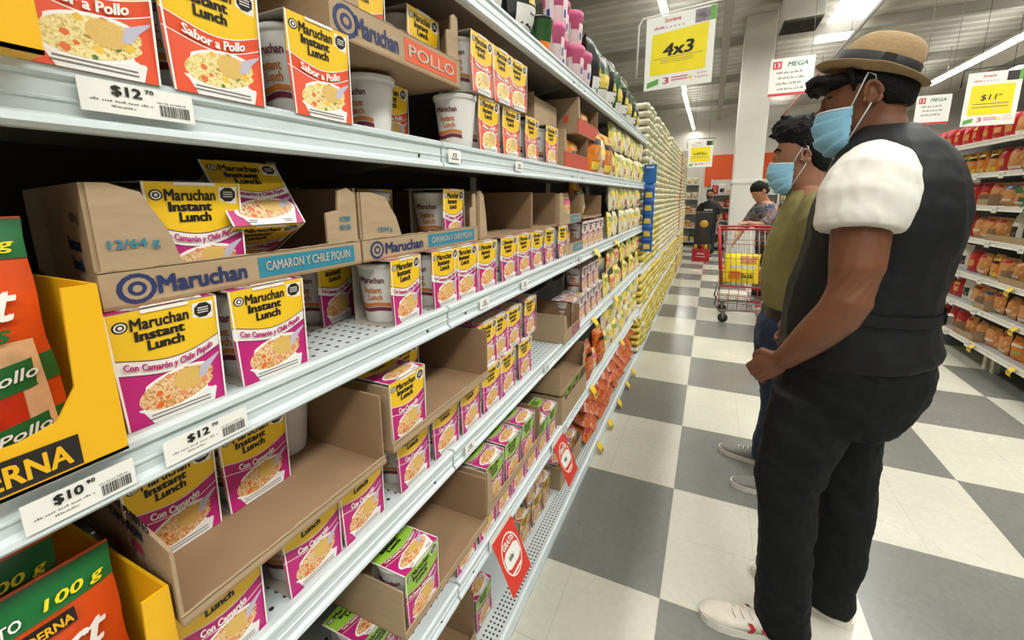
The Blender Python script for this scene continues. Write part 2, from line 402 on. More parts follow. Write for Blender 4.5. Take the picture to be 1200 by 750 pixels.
# ------------------------------------------------------------------ right shelving
RX = 2.0; ZR = [0.195, 0.46, 0.705, 0.99, 1.25, 1.505, 1.755]
def rbay(y0, y1, label):
    t = thing('shelving_bay', label, 'shelving', (2.62, (y0+y1)/2, 0), group='shelving along the right of the aisle')
    h = (y1-y0)/2; D = RX-2.62
    MB().box(0, 0.02, -h, h, 0, 2.2, 'back_dark').build('back_panel', t)
    for s in (-1, 1):
        MB().box(-0.03, 0, s*h-(0.028 if s > 0 else 0), s*h+(0.028 if s < 0 else 0), 0, 2.2, 'shelf_underside').build('upright', t)
        MB().box(D+0.09, D+0.13, s*(h-0.05)-0.02, s*(h-0.05)+0.02, 0, ZR[0]-0.02, 'white_paint').build('foot', t)
    for z in ZR:
        sh = MB().box(D+0.013, -0.031, -h+0.001, h-0.001, z-0.018, z-0.003, 'shelf_paint').build('shelf', t)
        MB().prism([(D-a, -h+0.003, z+b*0.8) for a, b in RAIL], (0, 2*h-0.006, 0), 'white').build('price_rail', sh)
for k in range(4):
    rbay(1.2+0.92*k, 2.12+0.92*k, ['right-hand shelving bay at the edge of the view', 'right-hand bread shelving bay beside the yellow price sign', 'right-hand shelving bay behind the back of the black waistcoat', 'right-hand shelving bay hidden behind the two men'][k])

# ------------------------------------------------------------------ hanging signs
def price_sign(loc, yaw, w, h, label, big, frame, cents=None, frm='white_paint', tall=None):
    t = thing('hanging_sign', label, 'sign', loc, (0, 0, yaw))
    MB().box(-w/2, w/2, 0.0, 0.004, -h/2, h/2, 'paper').build('panel', t)
    P = lambda u, v: Vector((u*w, -0.0006, v*h)); P2 = lambda u, v: Vector((u*w, -0.0012, v*h))
    # printed sheet of the offer
    m = MB()
    m.add([P(-.42, -.30), P(.40, -.30), P(.42, .30), P(-.40, .26)] if big == '4x3' else [P(-.40, -.30), P(.40, -.30), P(.40, .26), P(-.40, .26)], [(0, 1, 2, 3)], 'sign_yellow')
    if big == '4x3':
        m.text('4x3', 'ink', lambda u, v: P2(u, v), width=0.46, height=0.17, bold=0.035, shear=0.15, u0=0.0, v0=0.03, rot=0.03)
        m.add([P2(-.38, -.085), P2(.36, -.075), P2(.36, -.069), P2(-.38, -.079)], [(0, 1, 2, 3)], 'ink_soft')
        for k in range(2): m.add([P2(-.26, -.115-.03*k), P2(.22, -.11-.03*k), P2(.22, -.104-.03*k), P2(-.26, -.109-.03*k)], [(0, 1, 2, 3)], 'ink_soft')
    else:
        if big: m.text(big, 'ink', P2, height=0.12, width=0.30, bold=0.012, shear=0.1, u0=-.05, v0=0.02)
        else: bars(m, P2, -.28, .26, .02, .10, 'ink', 9)
        if cents: m.text(cents, 'ink', P2, height=0.035, width=0.07, bold=0.02, u0=.16, v0=0.06)
        for k in range(2): m.add([P2(-.33, -.10-.06*k), P2(.33, -.10-.06*k), P2(.33, -.085-.06*k), P2(-.33, -.085-.06*k)], [(0, 1, 2, 3)], 'ink_soft')
    m.build('offer_sheet', t)
    m = MB()
    m.text('Soriana', 'sign_red', P, height=0.055, width=0.24, bold=0.02, u0=-.1, v0=.43)
    bars(m, P, -.38, -.22, .345, .04, 'sign_pink', 3)
    for k in range(5): m.add([P(-.2+.06*k, .32), P(-.17+.06*k, .32), P(-.17+.06*k, .345), P(-.2+.06*k, .345)], [(0, 1, 2, 3)], 'grey_label')
    m.add([P(.22, .31), P(.43, .31), P(.43, .48), P(.22, .48)], [(0, 1, 2, 3)], 'photo_print' if big == '4x3' else 'photo_dark')
    m.add([P(.43, .31), P(.5, .31), P(.5, .49), P(.43, .49)], [(0, 1, 2, 3)], 'sign_green')
    m.add([P(-.46, -.47), P(-.28, -.43), P(-.27, -.35), P(-.45, -.39)], [(0, 1, 2, 3)], 'sign_green')
    m.text('3', 'sign_pink', P, height=0.09, bold=0.03, width=.09, u0=-.16, v0=-.39)
    for k in range(2): m.add([P(-.08, -.37-.035*k), P(.16, -.365-.035*k), P(.16, -.35-.035*k), P(-.08, -.355-.035*k)], [(0, 1, 2, 3)], 'sign_pink')
    m.add([P(.17, -.39), P(.20, -.42), P(.23, -.39), P(.20, -.36)], [(0, 1, 2, 3)], 'tag_yellow')
    m.text('Julio', 'sign_red', P, height=0.035, width=.14, u0=.36, v0=-.35); m.text('Regalado', 'sign_red', P, height=0.035, width=.18, u0=.36, v0=-.40)
    m.build('print', t)
    fr = MB()
    if frame == 'hook':
        fr.tube([(-w/2-0.06, 0.01, -h*0.28), (-w/2-0.055, 0.01, h/2-0.03), (-w/2-0.03, 0.01, h/2+0.01), (w/2+0.03, 0.01, h/2+0.018)], 0.007, frm, 8, up=(0, 1, 0))
    else:
        fr.tube([(-w/2-0.03, 0.01, h*0.25), (-w/2-0.025, 0.01, h/2+0.03), (0, 0.01, h/2+0.035), (w/2+0.025, 0.01, h/2+0.03)], 0.006, frm, 8, up=(0, 1, 0))
    top = 4.98-loc[2]
    for sx in (-0.3, 0.3): fr.tube([(sx*w, 0.01, h/2+0.01), (sx*w, 0.01, top)], 0.0018, frm, 5)
    fr.build('frame', t)
    return t
mat('frame_dark', '2f2d2a', 0.5)
price_sign((-0.207, 1.9, 2.284), math.radians(-9), 0.43, 0.455, 'hanging white sign with a yellow 4x3 sheet beside the column', '4x3', 'hook')
price_sign((1.92, 3.3, 2.045), math.radians(-4), 0.295, 0.385, 'hanging white sign with a yellow $11 sheet over the bread shelves', '$11', 'top', '90', 'frame_dark')
price_sign((-0.172, 7.0, 2.06), math.radians(0), 0.39, 0.44, 'small far hanging sign with a yellow sheet before the orange wall', '', 'top', None, 'frame_dark')
def aisle_sign(loc, w, h, label, lines):
    t = thing('aisle_sign', label, 'sign', loc)
    MB().box(-w/2, w/2, 0, 0.02, -h/2, h/2, 'paper').build('panel', t)
    P = lambda u, v: Vector((u*w, -0.001, v*h)); P2 = lambda u, v: Vector((u*w, -0.002, v*h))
    m = MB(); m.add([P(-.5, -.5), P(.5, -.5), P(.5, -.43), P(-.5, -.43)], [(0, 1, 2, 3)], 'sign_red')
    m.add([P(-.44, .22), P(-.24, .22), P(-.24, .42), P(-.44, .42)], [(0, 1, 2, 3)], 'sign_red')
    m.text('13', 'white', P2, height=.12, width=.13, bold=.015, u0=-.34, v0=.32)
    m.text('MEGA', 'logo_green', P, height=.12, width=.46, bold=.025, shear=.25, u0=.12, v0=.33)
    for i in range(lines): bars(m, P, -.34+.05*(i % 2), .30-.06*((i+1) % 2), .12-.145*i, .06, 'ink_soft', 20+i)
    m.build('print', t)
    for sx in (-.4, .4): MB().tube([(sx*w, .01, h/2), (sx*w, .01, 4.98-loc[2])], 0.004, 'pipe_grey', 5).build('hanger', t)
aisle_sign((1.17, 8.0, 3.39), 0.66, 0.62, 'white aisle sign reading 13 beside the column', 4)
aisle_sign((3.15, 8.0, 2.66), 0.42, 0.44, 'white aisle sign seen over the shoulder of the black waistcoat', 3)
# ------------------------------------------------------------------ noodle cups
mat('foam_cup', 'dcd8d2', 0.45, var=0.03, vscale=30); mat('cup_lid', 'd8d4cc', 0.4); mat('cup_orange', 'c9782f', 0.5); mat('cup_burgundy', '6e2138', 0.5)
mat('print_yellow', 'f3c51f', 0.42); mat('print_red', 'dd4a1c', 0.42); mat('print_magenta', 'b81e72', 0.42); mat('print_lime', '93c23c', 0.42)
mat('print_white', 'eeeae4', 0.42); mat('print_black', '201a17', 0.42); mat('print_bowl', 'e2dfdc', 0.42); mat('print_brown', 'b5642a', 0.42); mat('print_wine', 'a3184e', 0.42)
mat('print_plum', '6b2a52', 0.42); mat('board_inside', 'b9b1a4', 0.7); mat('fork', 'b9b2c4', 0.35)
blobs('noodles_chicken', ['94762c', 'd8c070', 'ebdda0', 'bf9636'], 180, 0.45, 1.5)
blobs('noodles_shrimp', ['7c3a1c', 'cb8c4c', 'ecd0a0', 'b0481f'], 170, 0.45, 1.5)
blobs('noodles_pile', ['b98a34', 'dcb765', 'c99a48'], 420, 0.45, 4.0)
mat('carrot', 'd9641f', 0.45); mat('pea', '55702a', 0.45); mat('corn', 'e3b62c', 0.45); mat('shrimp', 'd98a62', 0.45)
KINDS = {  # top field, band, band lettering, ground below, flavour line, broth
    'pollo':   ('print_yellow', 'print_red', 'print_white', 'print_red', 'Sabor a Pollo', 'noodles_chicken', 'print_white'),
    'piquin':  ('print_yellow', 'print_white', 'print_magenta', 'print_magenta', 'Con Camarón y Chile Piquín', 'noodles_shrimp', 'print_plum'),
    'camaron': ('print_yellow', 'print_magenta', 'print_white', 'print_magenta', 'Con Camarón', 'noodles_shrimp', 'print_white'),
    'limon':   ('print_lime', 'print_wine', 'print_white', 'print_magenta', 'Con Camarón, Limón y Habanero', 'noodles_shrimp', 'print_white'),
    'res':     ('print_yellow', 'print_brown', 'print_white', 'print_brown', 'Sabor a Res', 'noodles_shrimp', 'print_white'),
}
CW, CH = 0.099, 0.116          # sleeve width and height
def sleeve_face(m, kind, S, detail=True, n=18):
    """the printed panel; S(u, v, off): u -0.5..0.5, v 0..1"""
    top, band, ink, ground, line, broth, edge = KINDS[kind]
    us = [-0.5+i/n for i in range(n+1)]
    hi = lambda u: 0.60-0.075*math.cos(PI*(u-0.06)*1.25)+0.035*u
    lo = lambda u: hi(u)-0.125+0.02*u
    def strip(f0, f1, mm, off):
        vs = [S(u, f0(u), off) for u in us]+[S(u, f1(u), off) for u in us]; k = n+1
        m.add(vs, [(i, i+1, k+i+1, k+i) for i in range(n)], mm)
    strip(lambda u: hi(u), lambda u: 1.0, top, 0); strip(lo, hi, band, 0); strip(lambda u: 0.0, lo, ground, 0)
    e = 0.009
    strip(lambda u: hi(u)-e, hi, edge, .0003); strip(lambda u: lo(u)-e, lo, edge, .0003)
    m.add([S(-.5, 0, .0003), S(-.48, 0, .0003), S(-.48, 1, .0003), S(-.5, 1, .0003)], [(0, 1, 2, 3)], 'print_white')
    m.add([S(.48, 0, .0003), S(.5, 0, .0003), S(.5, 1, .0003), S(.48, 1, .0003)], [(0, 1, 2, 3)], 'print_white')
    cx, cy, rx, ry = 0.03, 0.240, 0.43, 0.168
    def ell(sx, sy, mm, off, k=28, a=0):
        pts = []
        for i in range(k):
            t = 2*PI*i/k; x, y = rx*sx*math.cos(t), ry*sy*math.sin(t)
            pts.append(S(max(-.5, min(.5, cx+x)), cy+y+0.10*x, off))
        m.add(pts, [list(range(k))], mm)
    # the cup pictured on the front: body, rim, soup
    m.add([S(cx-.40, cy-.06, .0004), S(cx-.30, 0.0, .0004), S(cx+.33, 0.0, .0004), S(cx+.42, cy, .0004)], [(0, 1, 2, 3)], 'print_bowl')
    ell(1, 1, 'print_white', .0005); ell(.9, .86, broth, .0007)
    ell(1.0, 1.0, 'print_white', .00045)
    rr = random.Random(5)
    cols = ['carrot', 'pea', 'corn'] if kind == 'pollo' else ['carrot', 'shrimp', 'shrimp']
    for k in range(11 if detail else 5):
        t = rr.uniform(0, 2*PI); q = rr.uniform(.35, .8); x, y = rx*q*math.cos(t), ry*q*math.sin(t); s = rr.uniform(.025, .045)
        a = rr.uniform(0, 6); pts = [S(cx+x+s*math.cos(a+j*2*PI/5), cy+y+.1*x+s*.75*math.sin(a+j*2*PI/5), .0009) for j in range(5)]
        m.add(pts, [(0, 1, 2, 3, 4)], cols[k % 3])
    # noodles lifted on a fork
    pts = [S(cx+.10+.15*math.cos(2*PI*j/14), cy+.05+.10*math.sin(2*PI*j/14), .0011) for j in range(14)]
    m.add(pts, [list(range(14))], 'noodles_pile')
    m.add([S(cx+.20, cy+.02, .0012), S(cx+.27, cy+.02, .0012), S(cx+.36, cy+.12, .0012), S(cx+.5-cx*1-.02, cy+.19, .0012), S(cx+.5-cx*1-.02, cy+.21, .0012), S(cx+.24, cy+.13, .0012)], [(0, 1, 2, 3, 4, 5)], 'fork')
    Pt = lambda off: (lambda u, v: S(u, v, off))
    if detail:
        for k in range(2):
            m.add([S(-.30+.02*k, .035+.03*k, .0008), S(.32, .03+.03*k, .0008), S(.32, .042+.03*k, .0008), S(-.30+.02*k, .047+.03*k, .0008)], [(0, 1, 2, 3)], 'ink_soft')
    # lettering
    m.text('Maruchan', 'print_black', Pt(.0008), width=.52, height=.105, bold=.034, u0=-.05, v0=.885)
    for r_, mm, o in ((.062, 'print_black', .0006), (.047, 'print_white', .0008), (.033, 'print_black', .001), (.018, 'print_white', .0012)):
        m.add([S(-.385+r_*math.cos(2*PI*j/14)*1.05, .885+r_*.8*math.sin(2*PI*j/14), o) for j in range(14)], [list(range(14))], mm)
    m.text('Instant', 'print_black', Pt(.0008), width=.45, height=.09, bold=.06, u0=-.06, v0=.78)
    m.text('Lunch', 'print_black', Pt(.0008), width=.34, height=.09, bold=.06, u0=-.02, v0=.682)
    mid = lambda u: (hi(u)+lo(u))/2-.004
    m.text(line, ink, Pt(.0014), width=min(.84, .05*len(line)), height=.08, bold=.045, shear=.1, u0=0, v0=0, curve=lambda u: mid(u))
    # warning seal
    m.add([S(.25, .80, .0005), S(.46, .80, .0005), S(.46, .965, .0005), S(.25, .965, .0005)], [(0, 1, 2, 3)], 'print_white')
    m.add([S(.355+.094*math.cos(PI/8+j*PI/4), .89+.074*math.sin(PI/8+j*PI/4), .0007) for j in range(8)], [list(range(8))], 'print_black')
    for k in range(3): m.add([S(.30, .865+.022*k, .0009), S(.41, .865+.022*k, .0009), S(.41, .873+.022*k, .0009), S(.30, .873+.022*k, .0009)], [(0, 1, 2, 3)], 'print_white')
def cup_body(name_parent):
    m = MB()
    prof = [(0.0325, 0.0), (0.034, 0.002), (0.0362, 0.022), (0.0366, 0.027), (0.0402, 0.060), (0.0440, 0.098), (0.0445, 0.101), (0.0468, 0.102), (0.0472, 0.106), (0.0462, 0.109), (0.044, 0.1085)]
    m.lathe(prof, 'foam_cup', 28)
    rad = lambda z: 0.034+(0.0442-0.034)*(z/0.099)
    def wrap(a0):    # printed on the cone, facing direction a0
        def P(u, v, o=0.0007):
            r = rad(v)+o; a = a0+u/rad(v); return Vector((r*math.cos(a), r*math.sin(a), v))
        return P
    for a0 in (-PI/2, PI/2):
        P = wrap(a0)
        m.text('Maruchan', 'cup_burgundy', P, width=.044, height=.011, bold=.025, u0=.004, v0=.080)
        for r_, mm, o in ((.0052, 'cup_burgundy', .0006), (.0036, 'foam_cup', .0009), (.002, 'cup_burgundy', .0011)):
            m.add([P(-.0235+r_*math.cos(2*PI*j/12), .080+r_*math.sin(2*PI*j/12), o) for j in range(12)], [list(range(12))], mm)
        m.text('Instant', 'cup_orange', P, width=.032, height=.011, bold=.03, u0=.004, v0=.062)
        m.text('Lunch', 'cup_orange', P, width=.026, height=.011, bold=.03, u0=.007, v0=.049)
        for v0, v1, mm in ((.0315, .038, 'cup_orange'), (.0225, .0295, 'cup_burgundy')):
            k = 16; vs = []
            for i in range(k+1):
                u = -.033+.066*i/k; wv = .0018*math.sin(u*120)
                vs += [P(u, v0+wv, .0006), P(u, v1+wv, .0006)]
            m.add(vs, [(2*i, 2*i+2, 2*i+3, 2*i+1) for i in range(k)], mm, True)
    return m.mesh('cup')
def lid_mesh():
    m = MB(); m.lathe([(0.001, 0.1092), (0.040, 0.1092), (0.0455, 0.1100), (0.0478, 0.1096), (0.0480, 0.1070), (0.0473, 0.1065)], 'cup_lid', 28, caps=False)
    m.add([(0.047, -.006, .1095), (0.055, -.004, .108), (0.055, .004, .108), (0.047, .006, .1095)], [(0, 1, 2, 3)], 'cup_lid')
    return m.mesh('lid')
def sleeve_mesh(kind, seed=0):
    """card sleeve: printed front and top, plain inside, closed under the cup"""
    m = MB(); W, H, D = CW, CH, 0.094; xf = 0.050; xb = xf-D; t = 0.0012; b = 0.0
    bow = lambda v: -0.004*math.sin(PI*min(1, max(0, v)))          # the front is drawn in a little
    taper = lambda v: W*(0.93+0.07*v)
    F = lambda u, v, off: Vector((xf+bow(v)+off, u*taper(v), b+v*H))
    sleeve_face(m, kind, F)
    T = lambda u, v, off: Vector((xf-0.0005-(D-.001)*v, u*W, b+H+0.0008+off))
    sleeve_face(m, kind, T)
    # card behind the print
    k = 8
    for x_off, flip in ((-t, 1),):
        vs = []
        for i in range(k+1):
            v = i/k; vs += [(xf+bow(v)-t, -taper(v)/2, b+v*H), (xf+bow(v)-t, taper(v)/2, b+v*H)]
        m.add(vs, [(2*i, 2*i+1, 2*i+3, 2*i+2) for i in range(k)], 'board_inside')
    m.box(xb, xf-.0006, -W/2, W/2, b+H-.0006, b+H+.0004, 'board_inside')
    m.box(xb-t, xb, -W*.30, W*.30, b, b+H, 'board_inside')
    m.box(xb, xf-t, -W*.455, W*.455, b-.0008, b, 'board_inside')
    # slot where the rim shows through
    m.add([(xf+.0009, -.021, H*.972), (xf+.0009, .021, H*.972), (xf+.0009, .021, H), (xf+.0009, -.021, H)], [(0, 1, 2, 3)], 'print_white')
    m.add([(xf-.0002, -.021, H+.0020), (xf-.0002, .021, H+.0020), (xf-.0075, .017, H+.0020), (xf-.0075, -.017, H+.0020)], [(0, 1, 2, 3)], 'print_white')
    return m.mesh('sleeve')
_cup, _lid = cup_body(None), lid_mesh()
_sl = {k: sleeve_mesh(k) for k in KINDS}
KDESC = {'pollo': 'red and yellow chicken noodle cup', 'piquin': 'yellow-topped piquin shrimp noodle cup', 'camaron': 'yellow and magenta shrimp noodle cup', 'limon': 'lime green and pink noodle cup', 'res': 'yellow and brown noodle cup', None: 'bare white noodle cup'}
def new_cup(kind, loc, yaw, label, group, tilt=0):
    t = thing('noodle_cup', label, 'noodle cup', loc, (0, -tilt, yaw), group)
    obj('cup', _cup, t); 
    if kind is None: obj('lid', _lid, t)
    else: obj('sleeve', _sl[kind], t)
    return t
PROTO = {}
ROWN = {}
def place_cup(kind, x_front, y, z, row, yaw=0.0, tilt=0.0):
    """a cup with the front of its sleeve at x_front; row names where it stands"""
    ROWN.setdefault(row, []).append((kind, x_front, y, z, yaw, tilt))
def flush_cups():
    for row, L in ROWN.items():
        L.sort(key=lambda q: q[2]); cnt = {}
        tot = {}
        for q in L: tot[q[0]] = tot.get(q[0], 0)+1
        for kind, xf, y, z, yaw, tilt in L:
            i = cnt.get(kind, 0); cnt[kind] = i+1
            lab = KDESC[kind]+(', ' if tot[kind] == 1 else ', %s from the left ' % nth(i))+row
            ox, oy = 0.050*math.cos(yaw), 0.050*math.sin(yaw)
            loc = (xf-ox, y-oy, z)
            if kind in PROTO:
                o = dup(PROTO[kind], loc, (0, -tilt, yaw), lab, 'noodle cups on the left shelving')
            else:
                PROTO[kind] = new_cup(kind, loc, yaw, lab, 'noodle cups on the left shelving', tilt)

# ------------------------------------------------------------------ cardboard trays
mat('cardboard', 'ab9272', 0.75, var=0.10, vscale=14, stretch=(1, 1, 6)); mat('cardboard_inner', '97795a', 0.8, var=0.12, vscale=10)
mat('ink_blue', '23305e', 0.6); mat('ink_teal', '2a7f96', 0.55); mat('ink_magenta', 'b53a62', 0.6); mat('ink_orange', 'd9582c', 0.6)
CT = 0.0035
def carton(loc, ly, dx, label, lip=0.030, side=0.11, flaps=(0.05, 0.05), side_h=None, back=0.11, banner=None, brand=True, left_text=(), right_mark=False, lip_mat=None, yaw=0.0, mats=('cardboard', 'cardboard_inner'), flap_text=None, corner_text=None, squares=False, inset=0.0):
    """tray with its front left corner at the origin: y runs along the shelf, -x into the shelf"""
    t = thing('carton_tray', label, 'carton', loc, (0, 0, yaw), 'cardboard trays of noodle cups')
    co, ci = mats; m = MB()
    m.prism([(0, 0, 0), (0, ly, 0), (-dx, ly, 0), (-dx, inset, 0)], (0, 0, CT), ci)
    m.build('base', t)
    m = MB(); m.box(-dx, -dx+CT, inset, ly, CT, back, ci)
    m.build('back_wall', t)
    m = MB(); m.box(-CT, 0, 0, ly, CT, lip, lip_mat or co)
    rr = random.Random(int(ly*1e4)+len(label))
    n = 26                                   # torn perforated edge
    pts = [(-CT, ly*i/n, lip+rr.uniform(0, .0022)) for i in range(n+1)]
    m.add(pts+[(0, p[1], p[2]) for p in pts]+[(-CT, p[1], lip-.001) for p in pts]+[(0, p[1], lip-.001) for p in pts], [(i, i+1, n+2+i, n+1+i) for i in range(n)]+[(n+1+i, n+2+i, 3*n+4+i, 3*n+3+i) for i in range(n)], co)
    P = lambda u, v: Vector((0.0008, u, v))
    if brand:
        w0 = .30*ly; m.text('Maruchan', 'ink_blue', P, width=w0*.95, height=lip*.52, bold=.04, u0=.13*ly+w0/2, v0=lip*.5)
        for r_, mm, o in ((.42, 'ink_blue', .0004), (.30, co, .0006), (.2, 'ink_blue', .0008), (.1, co, .001)):
            m.add([Vector((o, .085*ly+r_*lip*1.1*math.cos(2*PI*j/14), lip*.48+r_*lip*math.sin(2*PI*j/14))) for j in range(14)], [list(range(14))], mm)
    if banner:
        txt, bm_ = banner; y0, y1 = .47*ly, .955*ly
        m.add([(.0005, y0, lip*.16), (.0005, y1, lip*.16), (.0005, y1, lip*.86), (.0005, y0, lip*.86)], [(0, 1, 2, 3)], bm_)
        m.text(txt, 'board_inside', lambda u, v: Vector((.0010, u, v)), width=(y1-y0)*.88, height=lip*.40, bold=.02, u0=(y0+y1)/2, v0=lip*.51)
    m.build('front_lip', t)
    for s in (0, 1):
        h = side if side_h is None else side_h[s]
        y0 = 0 if s == 0 else ly-CT
        m = MB()
        yb = y0+(inset if s == 0 else 0)
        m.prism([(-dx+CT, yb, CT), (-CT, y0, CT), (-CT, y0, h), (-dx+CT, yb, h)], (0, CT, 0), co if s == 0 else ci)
        if s == 0 and left_text:
            Q = lambda u, v: Vector((u, -.0008-inset*u/dx, v))
            for txt, im, u0, v0, ww, hh in left_text:
                m.text(txt, im, Q, width=ww, height=hh, bold=.03, u0=u0, v0=v0)
            if squares:
                for u0 in (-.03, -.155):
                    m.add([Q(u0-.010, .016), Q(u0+.010, .016), Q(u0+.010, .038), Q(u0-.010, .038)], [(0, 1, 2, 3)], 'ink_magenta')
                for j in range(10):
                    a, b2 = 2*PI*j/10, 2*PI*(j+1)/10; c0 = (-.09, .034)
                    m.add([Q(c0[0]+.017*math.cos(a), c0[1]+.017*math.sin(a)), Q(c0[0]+.017*math.cos(b2), c0[1]+.017*math.sin(b2)), Q(c0[0]+.0145*math.cos(b2), c0[1]+.0145*math.sin(b2)), Q(c0[0]+.0145*math.cos(a), c0[1]+.0145*math.sin(a))], [(0, 1, 2, 3)], 'ink_magenta')
                m.add([Q(-.108, .050), Q(-.072, .050), Q(-.078, .060), Q(-.098, .062)], [(0, 1, 2, 3)], 'ink_magenta')
        m.build('side_wall', t)
        fl = flaps[s]
        if fl:
            m = MB()
            if s == 0: pts = [(-.0005, CT, lip+.001), (-.0005, fl*1.15, lip+.001), (-.0005, fl*1.0, lip+(h-lip)*.45), (-.0005, fl*.7, lip+(h-lip)*.9), (-.0005, fl*.3, h), (-.0005, CT, h)]
            else: pts = [(-.0005, ly-CT, lip+.001), (-.0005, ly-CT, h*.93), (-.0005, ly-CT-fl*.25, h), (-.0005, ly-fl*.6, h*.96), (-.0005, ly-fl*.65, lip+(h-lip)*.60), (-.0005, ly-fl, lip+(h-lip)*.56), (-.0005, ly-fl, lip+.001)]
            m.prism(pts, (-CT, 0, 0), co)
            tx = (flap_text if s == 0 else corner_text)
            if tx:
                for txt, im, u0, v0, ww, hh in tx: m.text(txt, im, P, width=ww, height=hh, bold=.025, u0=u0, v0=v0)
            m.build('corner_flap', t)
    return t
# ------------------------------------------------------------------ the noodle shelves
def Yx(u, v, x): return onx(u, v, x).y
Z1, Z2, Z3, Z4, Z5 = ZS[1]-.002, ZS[2]-.002, ZS[3]-.002, ZS[4]-.002, ZB+.001
TIER = CH+0.002
# --- red shelf: chicken cups
L = "in the red shelf's front row"
for y in (-1.108, -1.005, -0.873): place_cup('pollo', -.405, y, Z1, L)
L = "behind, under the POLLO tray"
for u in (405, 448): place_cup('pollo', -.56, Yx(u, 116, -.56), Z1, L, 0.06)
place_cup('pollo', -.52, -.60, Z1, L)
place_cup(None, -.47, -.665, Z1, L)
L = "in the red shelf's lower stack"
for u, v in ((574, 145), (600, 150), (624, 160), (647, 170)): place_cup('pollo', -.412, Yx(u, v, -.412)+0.0, Z1, L, R.uniform(-.04, .04))
place_cup(None, -.408, -.468, Z1, L)
L = "in the red shelf's upper stack"
for u, v in ((566, 75), (590, 85), (608, 95)): place_cup('pollo', -.405, Yx(u, v, -.405), Z1+TIER, L, R.uniform(-.05, .05))
carton((-.424, -.835, Z1+TIER), .335, .40, 'cardboard tray with an orange POLLO band on the red noodle shelf', lip=.052, side=.135, flaps=(.05, .045), banner=('POLLO', 'ink_orange'), back=.12)
L = 'standing in the POLLO tray'
place_cup('pollo', -.445, -.745, Z1+TIER+CT+.001, L)
place_cup('pollo', -.455, -.575, Z1+TIER+CT+.001, L)
place_cup('pollo', -.56, -.68, Z1+TIER+CT+.001, L)
# --- second shelf: piquin shrimp cups and open trays
L = "in the second shelf's front row"
for y in (-1.078, -.966): place_cup('piquin', -.428, y, Z2, L)
for a, b, v in ((453, 500, 340), (502, 543, 330), (543, 560, 320), (560, 583, 315), (587, 607, 310), (607, 623, 305), (627, 637, 300), (637, 651, 298), (652, 667, 292)):
    ya, yb = Yx(a, v, -.425), Yx(b, v, -.425)
    place_cup('piquin', -.425, (ya+yb)/2 if yb-ya > .09 else yb-.05, Z2, L, 0.12 if a == 453 else R.uniform(-.03, .03))
L = "behind the second shelf's gap"
place_cup('piquin', -.60, -.845, Z2, L, .1); place_cup('piquin', -.545, -.752, Z2, L, .2)
place_cup('piquin', -.60, -.95, Z2, L); place_cup('piquin', -.62, -1.05, Z2, L)
T2 = Z2+TIER
bluewords = (('113 g', 'ink_soft', -.05, .085, .035, .012), ('Instant', 'ink_blue', -.07, .06, .06, .014), ('Lunch', 'ink_blue', -.07, .04, .05, .014))
carton((-.440, -1.120, T2), .325, .40, 'cardboard tray with a blue CAMARON band at the near end of the second shelf', lip=.036, side=.118, flaps=(.062, .062), banner=('CAMARON Y CHILE PIQUIN', 'ink_teal'), back=.118, left_text=bluewords, inset=.085,
       flap_text=(('12/64 g', 'ink_teal', .032, .060, .042, .011),), corner_text=(('41789', 'ink_teal', .297, .072, .022, .008), ('00165', 'ink_teal', .297, .060, .022, .008)))
L = "upright in the near blue-banded tray"
place_cup('piquin', -.452, -1.020, T2+CT+.001, L)
place_cup('piquin', -.518, -.940, T2+CT+.046, 'tipped forward in the blue-banded tray on the second shelf', 0.0, -1.0)
carton((-.440, -.790, T2), .375, .40, 'second blue-banded cardboard tray holding two noodle cups', lip=.036, side=.112, flaps=(.085, .03), banner=('CAMARON Y CHILE PIQUIN', 'ink_teal'), back=.112, flap_text=(('12/64 g', 'ink_teal', .055, .05, .035, .010),))
L = 'in the second blue-banded tray'
place_cup(None, -.50, -.660, T2+CT+.001, L); place_cup('piquin', -.448, -.500, T2+CT+.001, L, .1); place_cup('piquin', -.56, -.62, T2+CT+.001, L)
carton((-.440, -.405, T2), .34, .40, 'empty cardboard tray lying open on the second noodle shelf', lip=.006, side=.118, flaps=(.035, 0), back=.118, brand=False)
carton((-.440, -.060, T2), .225, .40, 'narrow empty cardboard tray on the second noodle shelf', lip=.006, side=.118, flaps=(0, 0), back=.118, brand=False)
carton((-.430, .172, T2), .28, .40, 'cardboard tray with a plain teal band and one pink pack', lip=.036, side=.115, flaps=(.05, 0), back=.115, brand=False, banner=('CAMARON', 'ink_teal'))
carton((-.425, .470, T2+.01), .33, .40, 'brown cardboard tray with orange and green packs inside', lip=.008, side=.10, flaps=(0, 0), back=.10, brand=False)
carton((-.425, .205, Z2), .27, .38, 'low teal-banded tray standing on the second shelf deck', lip=.040, side=.045, flaps=(0, 0), back=.09, brand=False, banner=('CAMARON', 'ink_teal'))
